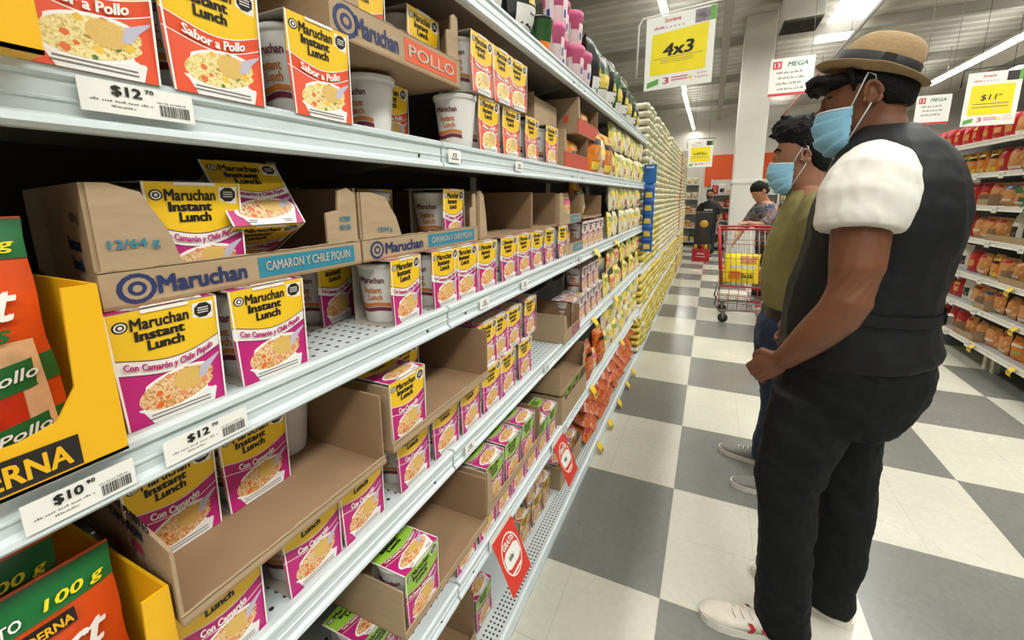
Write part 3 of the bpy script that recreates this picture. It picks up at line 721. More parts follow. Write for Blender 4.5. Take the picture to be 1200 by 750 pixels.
# --- third shelf: shrimp cups
L = "in the third shelf's lower row"
for u, v in ((262, 710), (368, 625), (428, 600), (487, 543), (524, 505), (553, 478), (577, 447), (596, 425), (616, 430)): place_cup('camaron', -.425, Yx(u, v, -.425), Z3, L, R.uniform(-.03, .03))
T3 = Z3+TIER
sq = (('41789-00165', 'ink_blue', -.095, .094, .10, .011), ('CAMARON', 'ink_blue', -.115, .074, .09, .012))
carton((-.390, -1.125, T3), .300, .42, 'brown tray with magenta squares at the near end of the third shelf', lip=.012, side=.088, side_h=(.088, .118), flaps=(0, 0), back=.118, brand=False, left_text=sq, squares=True, inset=.045)
L = "in the third shelf's near tray"
for y in (-1.066, -.962): place_cup('camaron', -.500, y, T3+CT+.001, L)
place_cup(None, -.525, -.868, T3+CT+.001, L)
carton((-.395, -.800, T3), .345, .42, 'brown CAMARON tray with magenta squares in the middle of the third shelf', lip=.016, side=.115, side_h=(.118, .118), flaps=(0, 0), back=.118, brand=False, left_text=sq, squares=True)
L = "in the third shelf's middle tray"
place_cup('camaron', -.402, -.745, T3+CT+.001, L); place_cup('camaron', -.50, -.628, T3+CT+.001, L, .1); place_cup('camaron', -.505, -.745, T3+CT+.001, L)
L = "in the third shelf's upper row"
for u, v in ((572, 395), (586, 380), (603, 390), (622, 378)): place_cup('camaron', -.43, Yx(u, v, -.43), T3, L, R.uniform(-.04, .04))
carton((-.40, .155, Z3), .21, .36, 'small carton with a pink lip on the third noodle shelf', lip=.045, side=.11, flaps=(.03, 0), back=.09, brand=False, banner=('CAMARON', 'ink_magenta'))
# --- fourth shelf: lime cups
L = "in the fourth shelf's lower row"
for y in (-.950, -.818, -.540, -.43, -.33, -.225, -.12, -.015, .09): place_cup('limon', -.44 if y < -.8 else -.42, y, Z4, L, R.uniform(-.04, .04))
T4 = Z4+TIER
place_cup(None, -.46, -.660, Z4, L)
carton((-.370, -.828, T4), .308, .42, 'open brown tray with one lime cup on the fourth noodle shelf', lip=.014, side=.112, side_h=(.10, .118), flaps=(0, 0), back=.118, brand=False)
place_cup('limon', -.374, -.768, T4+CT+.001, "in the fourth shelf's brown tray")
carton((-.380, -.505, T4), .365, .40, 'tray of lime cups in the middle of the fourth shelf', lip=.022, side=.118, flaps=(.03, 0), back=.118, brand=False)
L = "in the fourth shelf's upper row"
for y in (-.445, -.335, -.225): place_cup('limon', -.387, y, T4+CT+.001, L, R.uniform(-.05, .05))
carton((-.41, .17, Z4), .36, .40, 'open tray with lime packs on the deck of the fourth shelf', lip=.085, side=.115, flaps=(.04, 0), back=.12, brand=False)
L = "in the fourth shelf's open tray"
for y in (.235, .34, .45): place_cup('limon', -.428, y, Z4+CT+.001, L)
carton((-.415, .17, T4+.005), .36, .38, 'empty tray stacked on the lime packs of the fourth shelf', lip=.010, side=.11, flaps=(0, .04), back=.11, brand=False)
# --- base shelf
L = 'on the perforated base shelf'
carton((-.475, -.62, Z5), .20, .36, 'brown open carton at the near end of the base shelf', lip=.03, side=.11, side_h=(.11, .17), flaps=(0, 0), back=.11, brand=False)
place_cup('limon', -.48, -.355, Z5, L)
for y, k in ((-.02, 'res'), (.10, 'res'), (.21, 'res')): place_cup(k, -.485, y, Z5, L, R.uniform(-.1, .1))
place_cup('res', -.50, .16, Z5+TIER, "on top of the base shelf"); place_cup('res', -.49, .05, Z5+TIER, "on top of the base shelf")
carton((-.455, .30, Z5), .34, .36, 'tall brown tray of pink packs on the base shelf', lip=.085, side=.11, flaps=(0, 0), back=.11, brand=False)
for y in (.355, .46, .57): place_cup('camaron', -.475, y, Z5+CT+.001, "in the base shelf's tall tray")
flush_cups()
# ------------------------------------------------------------------ bags, pouches, tubs
def pillow(m, w, h, t, mm, nu=10, nv=12, seal=0.06, seed=0, M=None, wob=0.06, back=None):
    """sealed bag standing on its lower edge, facing +x; returns its front surface S(u, v, off)"""
    rr = random.Random(seed); ph = [rr.uniform(0, 6) for _ in range(6)]
    def prof(u, v):
        a = max(0, 1-(2*u)**2)**0.55; b = max(0, 1-(2*(v-.5))**2)**0.5
        if v < seal or v > 1-seal: b *= 0.25
        return t/2*a*b*(1+wob*math.sin(9*u+5*v+ph[0])+wob*math.sin(13*v-6*u+ph[1]))+0.0006
    def side(u, v): return u*w*(1-0.05*math.sin(PI*v)+.012*math.sin(17*v+ph[2]))
    def S(u, v, off=0): return Vector((prof(u, v)+off, side(u, v), v*h))
    for sgn, q in ((1, mm), (-1, back or mm)):
        vs = [(sgn*prof(-.5+i/nu, j/nv), side(-.5+i/nu, j/nv), h*j/nv) for j in range(nv+1) for i in range(nu+1)]
        fs = []
        for j in range(nv):
            for i in range(nu):
                f = (j*(nu+1)+i, j*(nu+1)+i+1, (j+1)*(nu+1)+i+1, (j+1)*(nu+1)+i)
                fs.append(f if sgn > 0 else f[::-1])
        m.add(vs, fs, q, True, M)
    return S
def patch(m, S, u0, u1, v0, v1, mm, off=.0012, k=6, slope=0.0, wave=0.0):
    vs = []
    for i in range(k+1):
        u = u0+(u1-u0)*i/k; a = slope*u+wave*math.sin(u*6)
        for j in range(3): vs.append(S(u, v0+(v1-v0)*j/2+a, off))
    m.add(vs, [(3*i+j, 3*i+3+j, 3*i+4+j, 3*i+1+j) for i in range(k) for j in range(2)], mm, True)
mat('pouch_orange', 'e0521c', 0.3, var=0.25, vscale=16); mat('pouch_green', '1d6a35', 0.32); mat('moderna_yellow', 'eab10f', 0.42); mat('pouch_cream', 'e8b98a', 0.35, var=.3, vscale=30)
mat('tomato', 'c8341a', 0.35, var=.3, vscale=40); mat('bag_red', 'b3161c', 0.3, var=.2, vscale=20); mat('bag_black', '1b1a18', 0.3); mat('bag_green', '2f5a2c', 0.3, var=.3, vscale=20)
mat('bag_white', 'd9d6cf', 0.35, var=.1, vscale=20); mat('tub_pink', 'd2608a', 0.45); mat('tub_pale', 'dcc6c6', 0.4); mat('bag_yellow', 'dcc04a', 0.35, var=.35, vscale=25)
mat('rice_bag', 'd5cdb0', 0.4, var=.28, vscale=22); mat('rice_green', '8aa04e', 0.4); mat('rice_red', 'b8442c', 0.4); mat('bag_orange', 'dd7a1e', 0.35, var=.3, vscale=20)
blobs('crisps_red', ['4a0f08', 'a8391a', 'cf742c', '6e1a10'], 55, 0.25, 1.0); blobs('bread', ['a8612c', 'd59a5e', 'c4793c', 'e3bd8e'], 14, 0.35, .6)
blobs('pasta_yellow', ['b08a2a', 'e2ca4a', 'eee0a0', '9a8f3a'], 40, 0.35, 1.0); blobs('pack_mixed', ['b3361f', 'd88a36', 'e3c58a', '7c241a'], 30, 0.35, 1.0)
mat('bag_blue', '1d5fa6', 0.3, var=.2, vscale=20); mat('bag_navy', '23408a', .3); mat('clear_film', 'c9a680', .2)

def soup_pouch():
    m = MB(); w, h = .135, .205
    S = pillow(m, w, h, .022, 'pouch_orange', seed=3)
    patch(m, S, -.5, .5, .83, .99, 'pouch_green', .0012, 12)
    Pt = lambda u, v: S(u, v, .0042)
    m.text('100 g', 'sign_yellow', Pt, width=.34, height=.062, bold=.02, shear=.2, u0=.27, v0=.882)
    m.text('PRODUCTO', 'print_white', Pt, width=.44, height=.045, bold=.02, shear=.15, u0=-.22, v0=.880)
    m.add([Pt(-.15, .745), Pt(.24, .745), Pt(.24, .815), Pt(-.15, .815)], [(0, 1, 2, 3)], 'print_black')
    m.text('MODERNA', 'moderna_yellow', lambda u, v: S(u, v, .0058), width=.35, height=.042, bold=.03, u0=.045, v0=.78)
    patch(m, S, -.42, .42, .06, .50, 'pouch_cream', .0009); patch(m, S, -.2, .30, .16, .36, 'tomato', .0012)
    m.text('Select', 'print_white', Pt, width=.72, height=.15, bold=.03, shear=.35, u0=.02, v0=.66)
    m.text('listas', 'pouch_green', Pt, width=.4, height=.07, bold=.02, shear=.3, u0=.12, v0=.54)
    patch(m, S, -.5, .5, .05, .15, 'pouch_green', .0016, slope=.10); m.text('Tomate y Pollo', 'print_white', lambda u, v: S(u, v+.1*u, .0034), width=.78, height=.055, bold=.015, shear=.25, u0=0, v0=.10)
    patch(m, S, -.5, .5, .27, .385, 'pouch_green', .0016, slope=.10)
    m.text('Tomate y Pollo', 'print_white', lambda u, v: S(u, v+.1*u, .0028), width=.78, height=.062, bold=.015, shear=.25, u0=0, v0=.327)
    return m
_pouch = soup_pouch().mesh('soup_pouch')
def display_tray(loc, ly, h, label, dx=.30, lip=.055, post=.022):
    t = thing('display_tray', label, 'display box', loc, group='yellow display boxes of soup pouches')
    Y = 'moderna_yellow'
    MB().box(-dx, 0, 0, ly, 0, .003, Y).build('base', t)
    MB().box(-dx, -dx+.003, 0, ly, .003, h, Y).build('back_wall', t)
    for y0 in (0, ly-.003): MB().prism([(-dx+.003, y0, .003), (-.003, y0, .003), (-.003, y0, h), (-dx+.003, y0, h)], (0, .003, 0), Y).build('side_wall', t)
    m = MB()   # front cut out between two posts, rounded lower corners
    out = [(0, 0, .0), (0, ly, .0), (0, ly, h)]
    out += [(0, ly-post, h), (0, ly-post-.004, lip+.03), (0, ly-post-.018, lip+.006), (0, ly-post-.04, lip), (0, post+.04, lip), (0, post+.018, lip+.006), (0, post+.004, lip+.03), (0, post, h), (0, 0, h)]
    m.prism(out, (-.003, 0, 0), Y)
    m.add([(.0006, ly*.30, lip*.12), (.0006, ly*.84, lip*.12), (.0006, ly*.84, lip*.78), (.0006, ly*.30, lip*.78)], [(0, 1, 2, 3)], 'print_black')
    m.text('MODERNA', 'moderna_yellow', lambda u, v: Vector((.0012, u, v)), width=ly*.48, height=lip*.44, bold=.03, u0=ly*.57, v0=lip*.45)
    m.build('front_panel', t)
    return t
def pouch_at(loc, yaw, lean, label):
    return tag(obj('soup_pouch', _pouch, None, loc, (0, lean, yaw)), label, 'soup pouch', 'soup pouches in the yellow boxes')
for (z, x, yend, nm) in ((Z2, -.398, -1.137, 'second shelf'), (Z3+.001, -.398, -1.128, 'third shelf'), (Z1, -.380, -1.147, 'red noodle shelf')):
    ly = .19; display_tray((x, yend-ly, z), ly, .152 if nm != 'third shelf' else .168, lip=.040, label= 'yellow display box of soup pouches at the near end of the %s' % nm)
    if nm == 'red noodle shelf': continue
    for k in range(2):
        pouch_at((x-.045-.055*k, yend-.082-.02*k, z+.004), R.uniform(-.05, .05), -.12-.04*k, 'orange soup pouch %s in the yellow box on the %s' % (['standing foremost', 'standing hindmost'][k], nm))
# ------------------------------------------------------------------ price labels and flags
def price_label(y0, y1, z, price, cents, label):
    m = MB(); x = XF+.0055; w = y1-y0; m.box(x, x+.0008, y0, y1, z-.013, z+.013, 'paper')
    P = lambda u, v: Vector((x+.0012, (y0+y1)/2+u*w, z+v*.026))
    m.text(price, 'ink', P, width=.26, height=.36, bold=.04, u0=-.12, v0=.22); m.text(cents, 'ink', P, width=.08, height=.14, bold=.02, u0=.08, v0=.36)
    bars(m, P, -.42, .10, -.10, .07, 'ink_soft', 4); bars(m, P, -.26, -.06, -.26, .07, 'ink_soft', 5); bars(m, P, .14, .44, .08, .05, 'ink_soft', 6)
    rr = random.Random(3); u = .16
    while u < .44:
        b = rr.choice((.006, .011)); m.add([P(u, -.38), P(u+b, -.38), P(u+b, 0), P(u, 0)], [(0, 1, 2, 3)], 'ink'); u += b+rr.choice((.006, .01))
    return tag(m.build('price_label'), label, 'price label')
price_label(-1.123, -1.038, 1.4275, '$12', '70', 'white $12 price label on the rail of the red noodle shelf')
price_label(-1.110, -1.027, 1.0965, '$12', '70', 'white $12 price label on the rail of the second shelf')
price_label(-1.206, -1.134, 1.0965, '$10', '90', 'white $10 price label under the yellow display box')
for i, (y0, z, s) in enumerate(((-.585, ZS[1], 'red noodle shelf'), (-.475, ZS[2], 'second shelf'), (-.235, ZS[2], 'second shelf'), (-.045, ZS[3], 'third shelf'), (.18, ZS[4], 'fourth shelf'), (-.27, ZS[1], 'red noodle shelf'), (.35, ZS[2], 'second shelf'), (-.56, ZS[3], 'third shelf'))):
    m = MB(); m.box(XF+.0055, XF+.0063, y0, y0+.045, z-.037, z-.012, 'paper'); P = lambda u, v: Vector((XF+.0068, y0+.0225+u*.045, z-.0245+v*.025))
    m.text('12', 'ink', P, width=.3, height=.3, bold=.02, v0=.1); m.add([P(-.3, -.25), P(.3, -.25), P(.3, -.15), P(-.3, -.15)], [(0, 1, 2, 3)], 'ink_soft')
    tag(m.build('price_label'), 'small white price label %s on the rail of the %s' % (['beside the bare cup', 'left of the clear clip', 'under the empty tray', 'beside the perforated deck', 'above the base carton', 'under the stacked cups', 'under the teal tray', 'below the CAMARON tray'][i], s), 'price label', 'small price labels')
def promo_flag(y0, z, label):
    m = MB(); W, H = .12, .155
    a = Vector((XF+.008, y0, z)); ux = Vector((0, 1, 0)); vx = Vector((.40, 0, -.917)); n = ux.cross(vx)*-1
    P = lambda o: (lambda u, v: a+ux*(u*W)+vx*(v*H)+n*(-o))
    nn = 10
    m.add([P(0)(0, 0), P(0)(1, 0), P(0)(1, 1), P(0)(0, 1), P(-.001)(0, 0), P(-.001)(1, 0), P(-.001)(1, 1), P(-.001)(0, 1)], [(0, 1, 2, 3), (7, 6, 5, 4), (0, 4, 5, 1), (1, 5, 6, 2), (2, 6, 7, 3), (3, 7, 4, 0)], 'promo_red')
    for sgn in (1, -1):
        Q = P(.0008*sgn) if sgn > 0 else P(-.0018); Q2 = P(.0014*sgn) if sgn > 0 else P(-.0024)
        k = 28
        for j in range(k):
            t0, t1 = 2*PI*j/k, 2*PI*(j+1)/k
            m.add([Q(.5+.40*math.cos(t0), .46+.36*math.sin(t0)), Q(.5+.40*math.cos(t1), .46+.36*math.sin(t1)), Q(.5+.37*math.cos(t1), .46+.335*math.sin(t1)), Q(.5+.37*math.cos(t0), .46+.335*math.sin(t0))], [(0, 1, 2, 3)], 'white')
        m.add([Q(.16, .40), Q(.30, .34), Q(.70, .34), Q(.84, .40), Q(.84, .58), Q(.70, .64), Q(.30, .64), Q(.16, .58)], [tuple(range(8))], 'white')
        m.text('GRATIS', 'white', lambda u, v: Q2(u, -v), width=.52, height=.11, bold=.04, u0=.5, v0=-.245)
        bars(m, lambda u, v: Q2(u, -v), .34, .54, -.48, .10, 'ink', 12)
        m.add([Q(.25, .72), Q(.75, .72), Q(.75, .76), Q(.25, .76)], [(0, 1, 2, 3)], 'white')
    t = tag(m.build('promo_flag'), label, 'price flag', 'red promotion flags')
    m = MB(); m.box(XF+.0055, XF+.0075, y0-.01, y0+W, z-.018, z+.018, 'white'); m.build('clip', t)
mat('promo_red', 'd3372b', 0.4)
promo_flag(-.445, .432, 'red round-printed GRATIS flag nearer the bottom of the fourth shelf rail')
promo_flag(.045, .432, 'red GRATIS flag hanging beside the pink packs further along the aisle')
def yellow_flag(y, z, label, x=XF+.006, s=1, h=.075):
    m = MB(); W = .05; k = 6; vs = []
    for i in range(k+1):
        a = i/k; dx = .028*math.sin(a*PI*.75); vs += [(s*dx, -W/2, -h*a), (s*dx, W/2, -h*a)]
    m.add(vs, [(2*i, 2*i+1, 2*i+3, 2*i+2) for i in range(k)], 'tag_yellow', True)
    m.add([(v[0]+.0006*s, v[1], v[2]) for v in vs], [(2*i+2, 2*i+3, 2*i+1, 2*i) for i in range(k)], 'tag_yellow', True)
    m.add([(s*(.028*math.sin(.45*PI*.75)+.0016), -.014, -h*.40), (s*(.028*math.sin(.45*PI*.75)+.0016), .014, -h*.40), (s*(.028*math.sin(.62*PI*.75)+.0016), .014, -h*.6), (s*(.028*math.sin(.62*PI*.75)+.0016), -.014, -h*.6)], [(0, 1, 2, 3)], 'ink_soft')
    t = tag(m.build('price_flag', None, (x, y, z)), label, 'price flag', 'yellow price flags')
    return t
YF = [(.60, ZS[2]-.015, 'on the second shelf rail by the pink cups'), (1.06, ZS[2]-.015, 'far along the second shelf rail'), (.60, ZS[3]-.015, 'on the third shelf rail by the pink cups'), (1.10, ZS[3]-.015, 'far along the third shelf rail'),
      (.60, ZS[4]-.015, 'on the fourth shelf rail beside the red crisp bags'), (1.35, ZS[4]-.015, 'far along the fourth shelf rail'), (.76, .050, 'lowest and nearest, on the base shelf edge'), (1.02, .050, 'second along the base shelf edge'), (1.30, .050, 'third along the base shelf edge'), (1.6, .05, 'fourth along the base shelf edge'), (1.85, .05, 'farthest along the base shelf edge'), (1.9, ZS[4]-.015, 'at the far end of the fourth shelf rail')]
for y, z, l in YF: yellow_flag(y, z, 'yellow price flag '+l, x=XF+(.006 if z > .1 else .013))
for i, (y, zi, l) in enumerate(((2.55, 0, 'on the lowest bread shelf, nearer'), (3.05, 0, 'on the lowest bread shelf beside the foot'), (2.62, 1, 'on the second lowest bread shelf'), (2.75, 2, 'on the third lowest bread shelf'), (2.48, 2, 'at the edge of view on the third lowest bread shelf'))):
    yellow_flag(y, ZR[zi]-.008, 'yellow price flag '+l, RX-.006, -1, .06)
for zi in range(6):
    for j, y in enumerate((2.75, 3.15, 3.5)):
        if zi < 3 and j == 0: continue
        m = MB(); m.box(RX-.0075, RX-.0055, y-.03, y+.03, ZR[zi]-.052, ZR[zi]-.004, 'paper'); P = lambda u, v: Vector((RX-.0082, y-u*.06, ZR[zi]-.028+v*.048))
        bars(m, P, -.3, .3, .05, .25, 'ink_soft', 8)
        tag(m.build('price_label'), 'white price label, %s from the near end, on the %s bread rail up' % (nth(j), nth(zi)), 'price label', 'price labels on the right-hand shelves')

# ------------------------------------------------------------------ further goods on the near bays
def simple_thing(name, me, loc, rot, label, cat, group, scale=None):
    o = obj(name, me, None, loc, rot); 
    if scale: o.scale = scale
    return tag(o, label, cat, group)
def bag_mesh(w, h, t, mm, seed, bits=()):
    m = MB(); S = pillow(m, w, h, t, mm, 8, 9, seed=seed)
    for b in bits: patch(m, S, *b[:4], b[4], .001)
    return m.mesh('bag')
BM = {
 'black': bag_mesh(.15, .24, .11, 'bag_black', 1, [(-.42, .42, .06, .30, 'bag_white'), (-.2, .25, .32, .46, 'bag_yellow'), (-.35, .1, .66, .75, 'bag_green')]),
 'silver': bag_mesh(.15, .23, .07, 'bag_white', 2, [(-.3, .3, .2, .55, 'bag_black')]),
 'green': bag_mesh(.14, .22, .10, 'bag_green', 3, [(-.4, .4, .06, .24, 'bag_white'), (-.35, .3, .26, .52, 'bag_yellow'), (-.3, .3, .6, .85, 'bag_black')]),
 'redbag': bag_mesh(.15, .2, .07, 'bag_red', 4, [(-.25, .25, .25, .55, 'bread')]),
 'crisps': bag_mesh(.15, .20, .08, 'crisps_red', 5, [(-.2, .15, .36, .46, 'bag_orange'), (-.2, .25, .12, .2, 'bag_red'), (-.3, .3, .7, .78, 'bag_black')]),
 'pasta': bag_mesh(.13, .165, .05, 'pasta_yellow', 6, [(-.4, .4, .62, .80, 'rice_green'), (-.15, .15, .25, .45, 'bag_white')]),
 'pale': bag_mesh(.13, .165, .05, 'rice_bag', 7, [(-.4, .4, .55, .75, 'bag_yellow'), (-.2, .2, .2, .4, 'rice_red')]),
 'ramen': bag_mesh(.13, .11, .035, 'bag_orange', 8, [(-.3, .2, .3, .65, 'bag_black'), (-.4, .4, .8, .95, 'bag_yellow')]),
 'mixed': bag_mesh(.12, .12, .04, 'pack_mixed', 9, [(-.35, .35, .6, .8, 'tub_pink'), (-.2, .2, .2, .4, 'bag_white')]),
 'bread': bag_mesh(.16, .19, .09, 'bread', 10, [(-.4, .4, .1, .2, 'bag_white'), (-.3, .3, .78, .9, 'bag_red')]),
 'roll': bag_mesh(.15, .18, .09, 'bread', 11, [(-.35, .35, .3, .42, 'bag_white')]),
 'bluebread': bag_mesh(.15, .19, .08, 'bread', 12, [(-.45, .45, .70, .95, 'bag_blue'), (-.3, .3, .2, .3, 'bag_white')]),
 'greenbread': bag_mesh(.15, .19, .08, 'bag_orange', 13, [(-.4, .4, .3, .42, 'rice_green'), (-.4, .4, .6, .72, 'bag_white')]),
 'biscuit': bag_mesh(.14, .19, .08, 'bag_red', 14, [(-.3, .3, .3, .55, 'bread'), (-.3, .3, .66, .78, 'bag_yellow')]),
 'orange': bag_mesh(.15, .20, .07, 'bag_orange', 15, [(-.38, .38, .08, .24, 'bag_yellow'), (-.3, .3, .28, .55, 'bread'), (-.4, .4, .60, .72, 'bag_black'), (-.42, .42, .74, .93, 'bag_yellow'), (-.2, .2, .78, .9, 'bag_red')]),
 'bluechip': bag_mesh(.085, .115, .03, 'bag_blue', 16, [(-.3, .3, .15, .5, 'bag_yellow'), (-.35, .35, .6, .75, 'bag_navy')]),
}
def tub_mesh():
    m = MB(); m.lathe([(.034, 0), (.036, .002), (.042, .075)], 'tub_pale', 22, caps=False); m.lathe([(.0385, .034), (.0425, .075), (.0455, .077), (.0455, .089), (.043, .092), (.001, .092)], 'tub_pink', 22)
    for a0 in (-PI/2, 0, -PI):
        def P(u, v, o=.0008): r = .0365+(v/.075)*.006+o; a = a0+u/r; return Vector((r*math.cos(a), r*math.sin(a), v))
        m.add([P(-.016, .012), P(0, .012), P(.016, .012), P(.016, .06), P(0, .06), P(-.016, .06)], [(0, 1, 4, 5), (1, 2, 3, 4)], 'tub_pale')
        m.add([P(-.010, .018, .0012), P(.002, .018, .0012), P(.002, .036, .0012), P(-.010, .036, .0012)], [(0, 1, 2, 3)], 'bag_navy')
        m.add([P(.002, .028, .0013), P(.012, .028, .0013), P(.012, .052, .0013), P(.002, .052, .0013)], [(0, 1, 2, 3)], 'bag_white')
    return m.mesh('tub')
TUB = tub_mesh()
Z0 = ZS[0]-.002
# top shelf
n = 0
for y, k, sc in ((-.30, 'silver', 1), (-.13, 'black', 1), (.52, 'green', .8), (.64, 'black', 1), (.80, 'green', 1.05), (.96, 'black', 1.05), (1.13, 'green', 1.1), (1.30, 'black', 1.05), (1.47, 'green', 1), (1.64, 'black', .9), (1.82, 'green', .85)):
    ls = {'silver': 'silver and black bag standing first on the top shelf', 'black': 'black bag, %s of its colour from the left on the top shelf', 'green': 'dark green and yellow bag, %s of its colour from the left on the top shelf'}[k]
    cnt = sum(1 for q in ((-.30, 'silver'), (-.13, 'black'), (.52, 'green'), (.64, 'black'), (.80, 'green'), (.96, 'black'), (1.13, 'green'), (1.30, 'black'), (1.47, 'green'), (1.64, 'black'), (1.82, 'green')) if q[1] == k and q[0] < y)
    simple_thing('bag', BM[k], (-.46, y, Z0), (0, -.05, R.uniform(-.2, .2)), ls % nth(cnt) if '%' in ls else ls, 'bag', 'bags on the top shelf', (sc, sc, sc))
simple_thing('bag', BM['redbag'], (-.62, .62, Z0+.02), (0, 0, 0), 'red bag rising behind the dark bags on the top shelf', 'bag', 'bags on the top shelf', (1, 1.2, 1.35))
m = MB(); m.lathe([(.030, 0), (.032, .002), (.042, .085), (.044, .088), (.044, .096), (.042, .099)], 'bag_green', 20)
m.lathe([(.0335, .012), (.0375, .05)], 'bag_orange', 20, caps=False); m.lathe([(.044, .089), (.0446, .096)], 'bag_black', 20, caps=False)
tag(m.build('noodle_tub', None, (-.452, .015, Z0)), 'dark green noodle tub between the black bag and the pink tubs', 'tub')
tubs = [(.125, 0, 0), (.155, 1, 0), (.19, 2, .01), (.245, 0, -.03), (.265, 1, -.03), (.36, 0, 0), (.37, 1, -.01), (.45, 0, .005), (.15, 0, -.12), (.25, 2, -.1), (.30, 1, -.13)]
for i, (y, k, dx) in enumerate(tubs[:8]):
    simple_thing('noodle_tub', TUB, (-.450+dx, y, Z0+.1205*k), (0, 0, R.uniform(-.6, .2)), 'pink noodle tub, %s on the top shelf' % ['lowest of the first stack', 'middle of the first stack', 'uppermost of the first stack', 'lowest of the second stack', 'upper of the second stack', 'lower of the third stack', 'upper of the third stack', 'single at the right end'][i], 'tub', 'pink noodle tubs', (1, 1, 1.3))
# red-fronted cartons with ramen packs
mat('carton_red', 'b8452a', .6)
for (y, z, l) in ((.175, Z1, 'lower red-fronted carton of ramen on the red noodle shelf'), (.335, Z1+.135, 'upper red-fronted carton of ramen on the red noodle shelf')):
    carton((-.415, y, z), .315, .38, l, lip=.055, side=.13, flaps=(.02, 0), back=.13, brand=False, lip_mat='carton_red', left_text=(('O', 'ink_orange', -.13, .06, .06, .055), ('-', 'ink_orange', -.05, .055, .022, .024)))
for i, (y, z) in enumerate(((.26, Z1), (.40, Z1), (.42, Z1+.135), (.55, Z1+.135))):
    simple_thing('ramen_packet', BM['ramen'], (-.455, y, z+.0045), (0, -.08, 0), 'orange and black ramen packet, %s in the %s red-fronted carton' % (nth(i % 2), ['lower', 'upper'][i//2]), 'ramen packet', 'ramen packets')
carton((-.48, .05, Z1+.118), .22, .35, 'plain brown carton with an orange mark beside the red-fronted cartons', lip=.10, side=.115, flaps=(0, 0), back=.1, brand=False, left_text=(('O', 'ink_orange', -.06, .045, .05, .05),))
for x, y in ((-.50, .10), (-.50, .21)): place_cup('pollo', x+.02, y, Z1, 'under the plain brown carton')
flush_rows = dict(ROWN); ROWN.clear(); ROWN['under the plain brown carton'] = flush_rows['under the plain brown carton']; flush_cups(); ROWN.clear()
# rows of bags: (kind, shelf z, tiers, y from, y to, pitch, height of one tier, where)
def bag_rows(kinds, z, tiers, y0, y1, pitch, th, where, noun, desc, x=-.435, lean=-.06, group='bags at the far end of the near shelving', sc=1.0, lie=False):
    n = int((y1-y0)/pitch)
    for k in range(tiers):
        for i in range(n):
            kd = kinds[(i+k) % len(kinds)]
            loc = (x+R.uniform(-.008, .004), y0+pitch*(i+.5)+R.uniform(-.008, .008), z+th*k)
            rot = (R.uniform(-.04, .04), lean+R.uniform(-.04, .04), R.uniform(-.12, .12))
            if lie: rot = (0, -1.25+R.uniform(-.15, .15), R.uniform(-.25, .25)); loc = (loc[0]+.03, loc[1], loc[2]+.03)
            t_ = '' if tiers == 1 else ['', ' bottom tier', ' second tier', ' third tier', ' fourth tier'][k+1]
            simple_thing(noun, BM[kd], loc, rot, '%s, %s from the left,%s %s' % (desc, nth(i), t_, where), noun.replace('_', ' '), group, (sc, sc*.97, sc))
bag_rows(['orange', 'pale'], Z1, 1, .56, 1.0, .14, .17, 'of the red noodle shelf', 'soup_packet', 'yellow and orange packet')
bag_rows(['pale', 'pasta'], Z1+.0, 2, 1.0, 2.1, .135, .145, 'of the red noodle shelf', 'pasta_bag', 'pale yellow bag', sc=.86)
bag_rows(['pasta', 'pale', 'pale'], Z2, 2, .98, 2.12, .135, .145, 'of the second shelf', 'pasta_bag', 'yellow pasta bag', sc=.86)
bag_rows(['pasta', 'mixed'], Z3, 2, .95, 2.12, .13, .14, 'of the third shelf', 'pasta_bag', 'bright yellow bag', sc=.84)
bag_rows(['pasta', 'pale'], Z4, 2, .95, 2.12, .13, .15, 'of the fourth shelf', 'pasta_bag', 'small yellow bag', sc=.88)
bag_rows(['crisps', 'mixed'], Z4, 1, .56, .94, .125, .15, 'of the fourth shelf', 'crisp_bag', 'red crisp bag')
bag_rows(['crisps'], Z5, 3, .66, 2.12, .145, .085, 'on the base shelf', 'crisp_bag', 'red and orange crisp bag', x=-.46, lie=True)
# pink cups of the third bay
KINDS['rosa'] = ('rosa_pale', 'print_wine', 'print_white', 'rosa_warm', 'Sabor Picante', 'noodles_shrimp', 'print_white'); mat('rosa_pale', 'e4cdc9', .45); mat('rosa_warm', 'cf9284', .45)
_sl['rosa'] = sleeve_mesh('rosa'); KDESC['rosa'] = 'pale pink noodle cup'
for y in (.53, .63, .73, .83): place_cup('rosa', -.43, y, Z2, "in the second shelf's row")
for y in (.40, .51, .62, .73, .84): place_cup('rosa', -.43, y, Z3, "in the third shelf's lower row")
for y in (.58, .69, .80): place_cup('rosa', -.44, y, Z3+TIER, "in the third shelf's upper row")
flush_cups()
bag_rows(['mixed'], Z2+CT+.001, 1, .215, .47, .12, .1, 'in the low teal-banded tray', 'noodle_packet', 'red and pink packet', x=-.475)
simple_thing('noodle_packet', BM['mixed'], (-.47, .36, T2+CT+.001), (0, -.05, 0), 'single magenta packet in the plain teal-banded tray', 'noodle packet', None, (.8, .9, .95))
bag_rows(['orange', 'pasta'], T2+.01+CT+.001, 1, .50, .79, .14, .1, 'in the upper brown tray', 'soup_packet', 'orange and green packet', x=-.50, sc=.8)

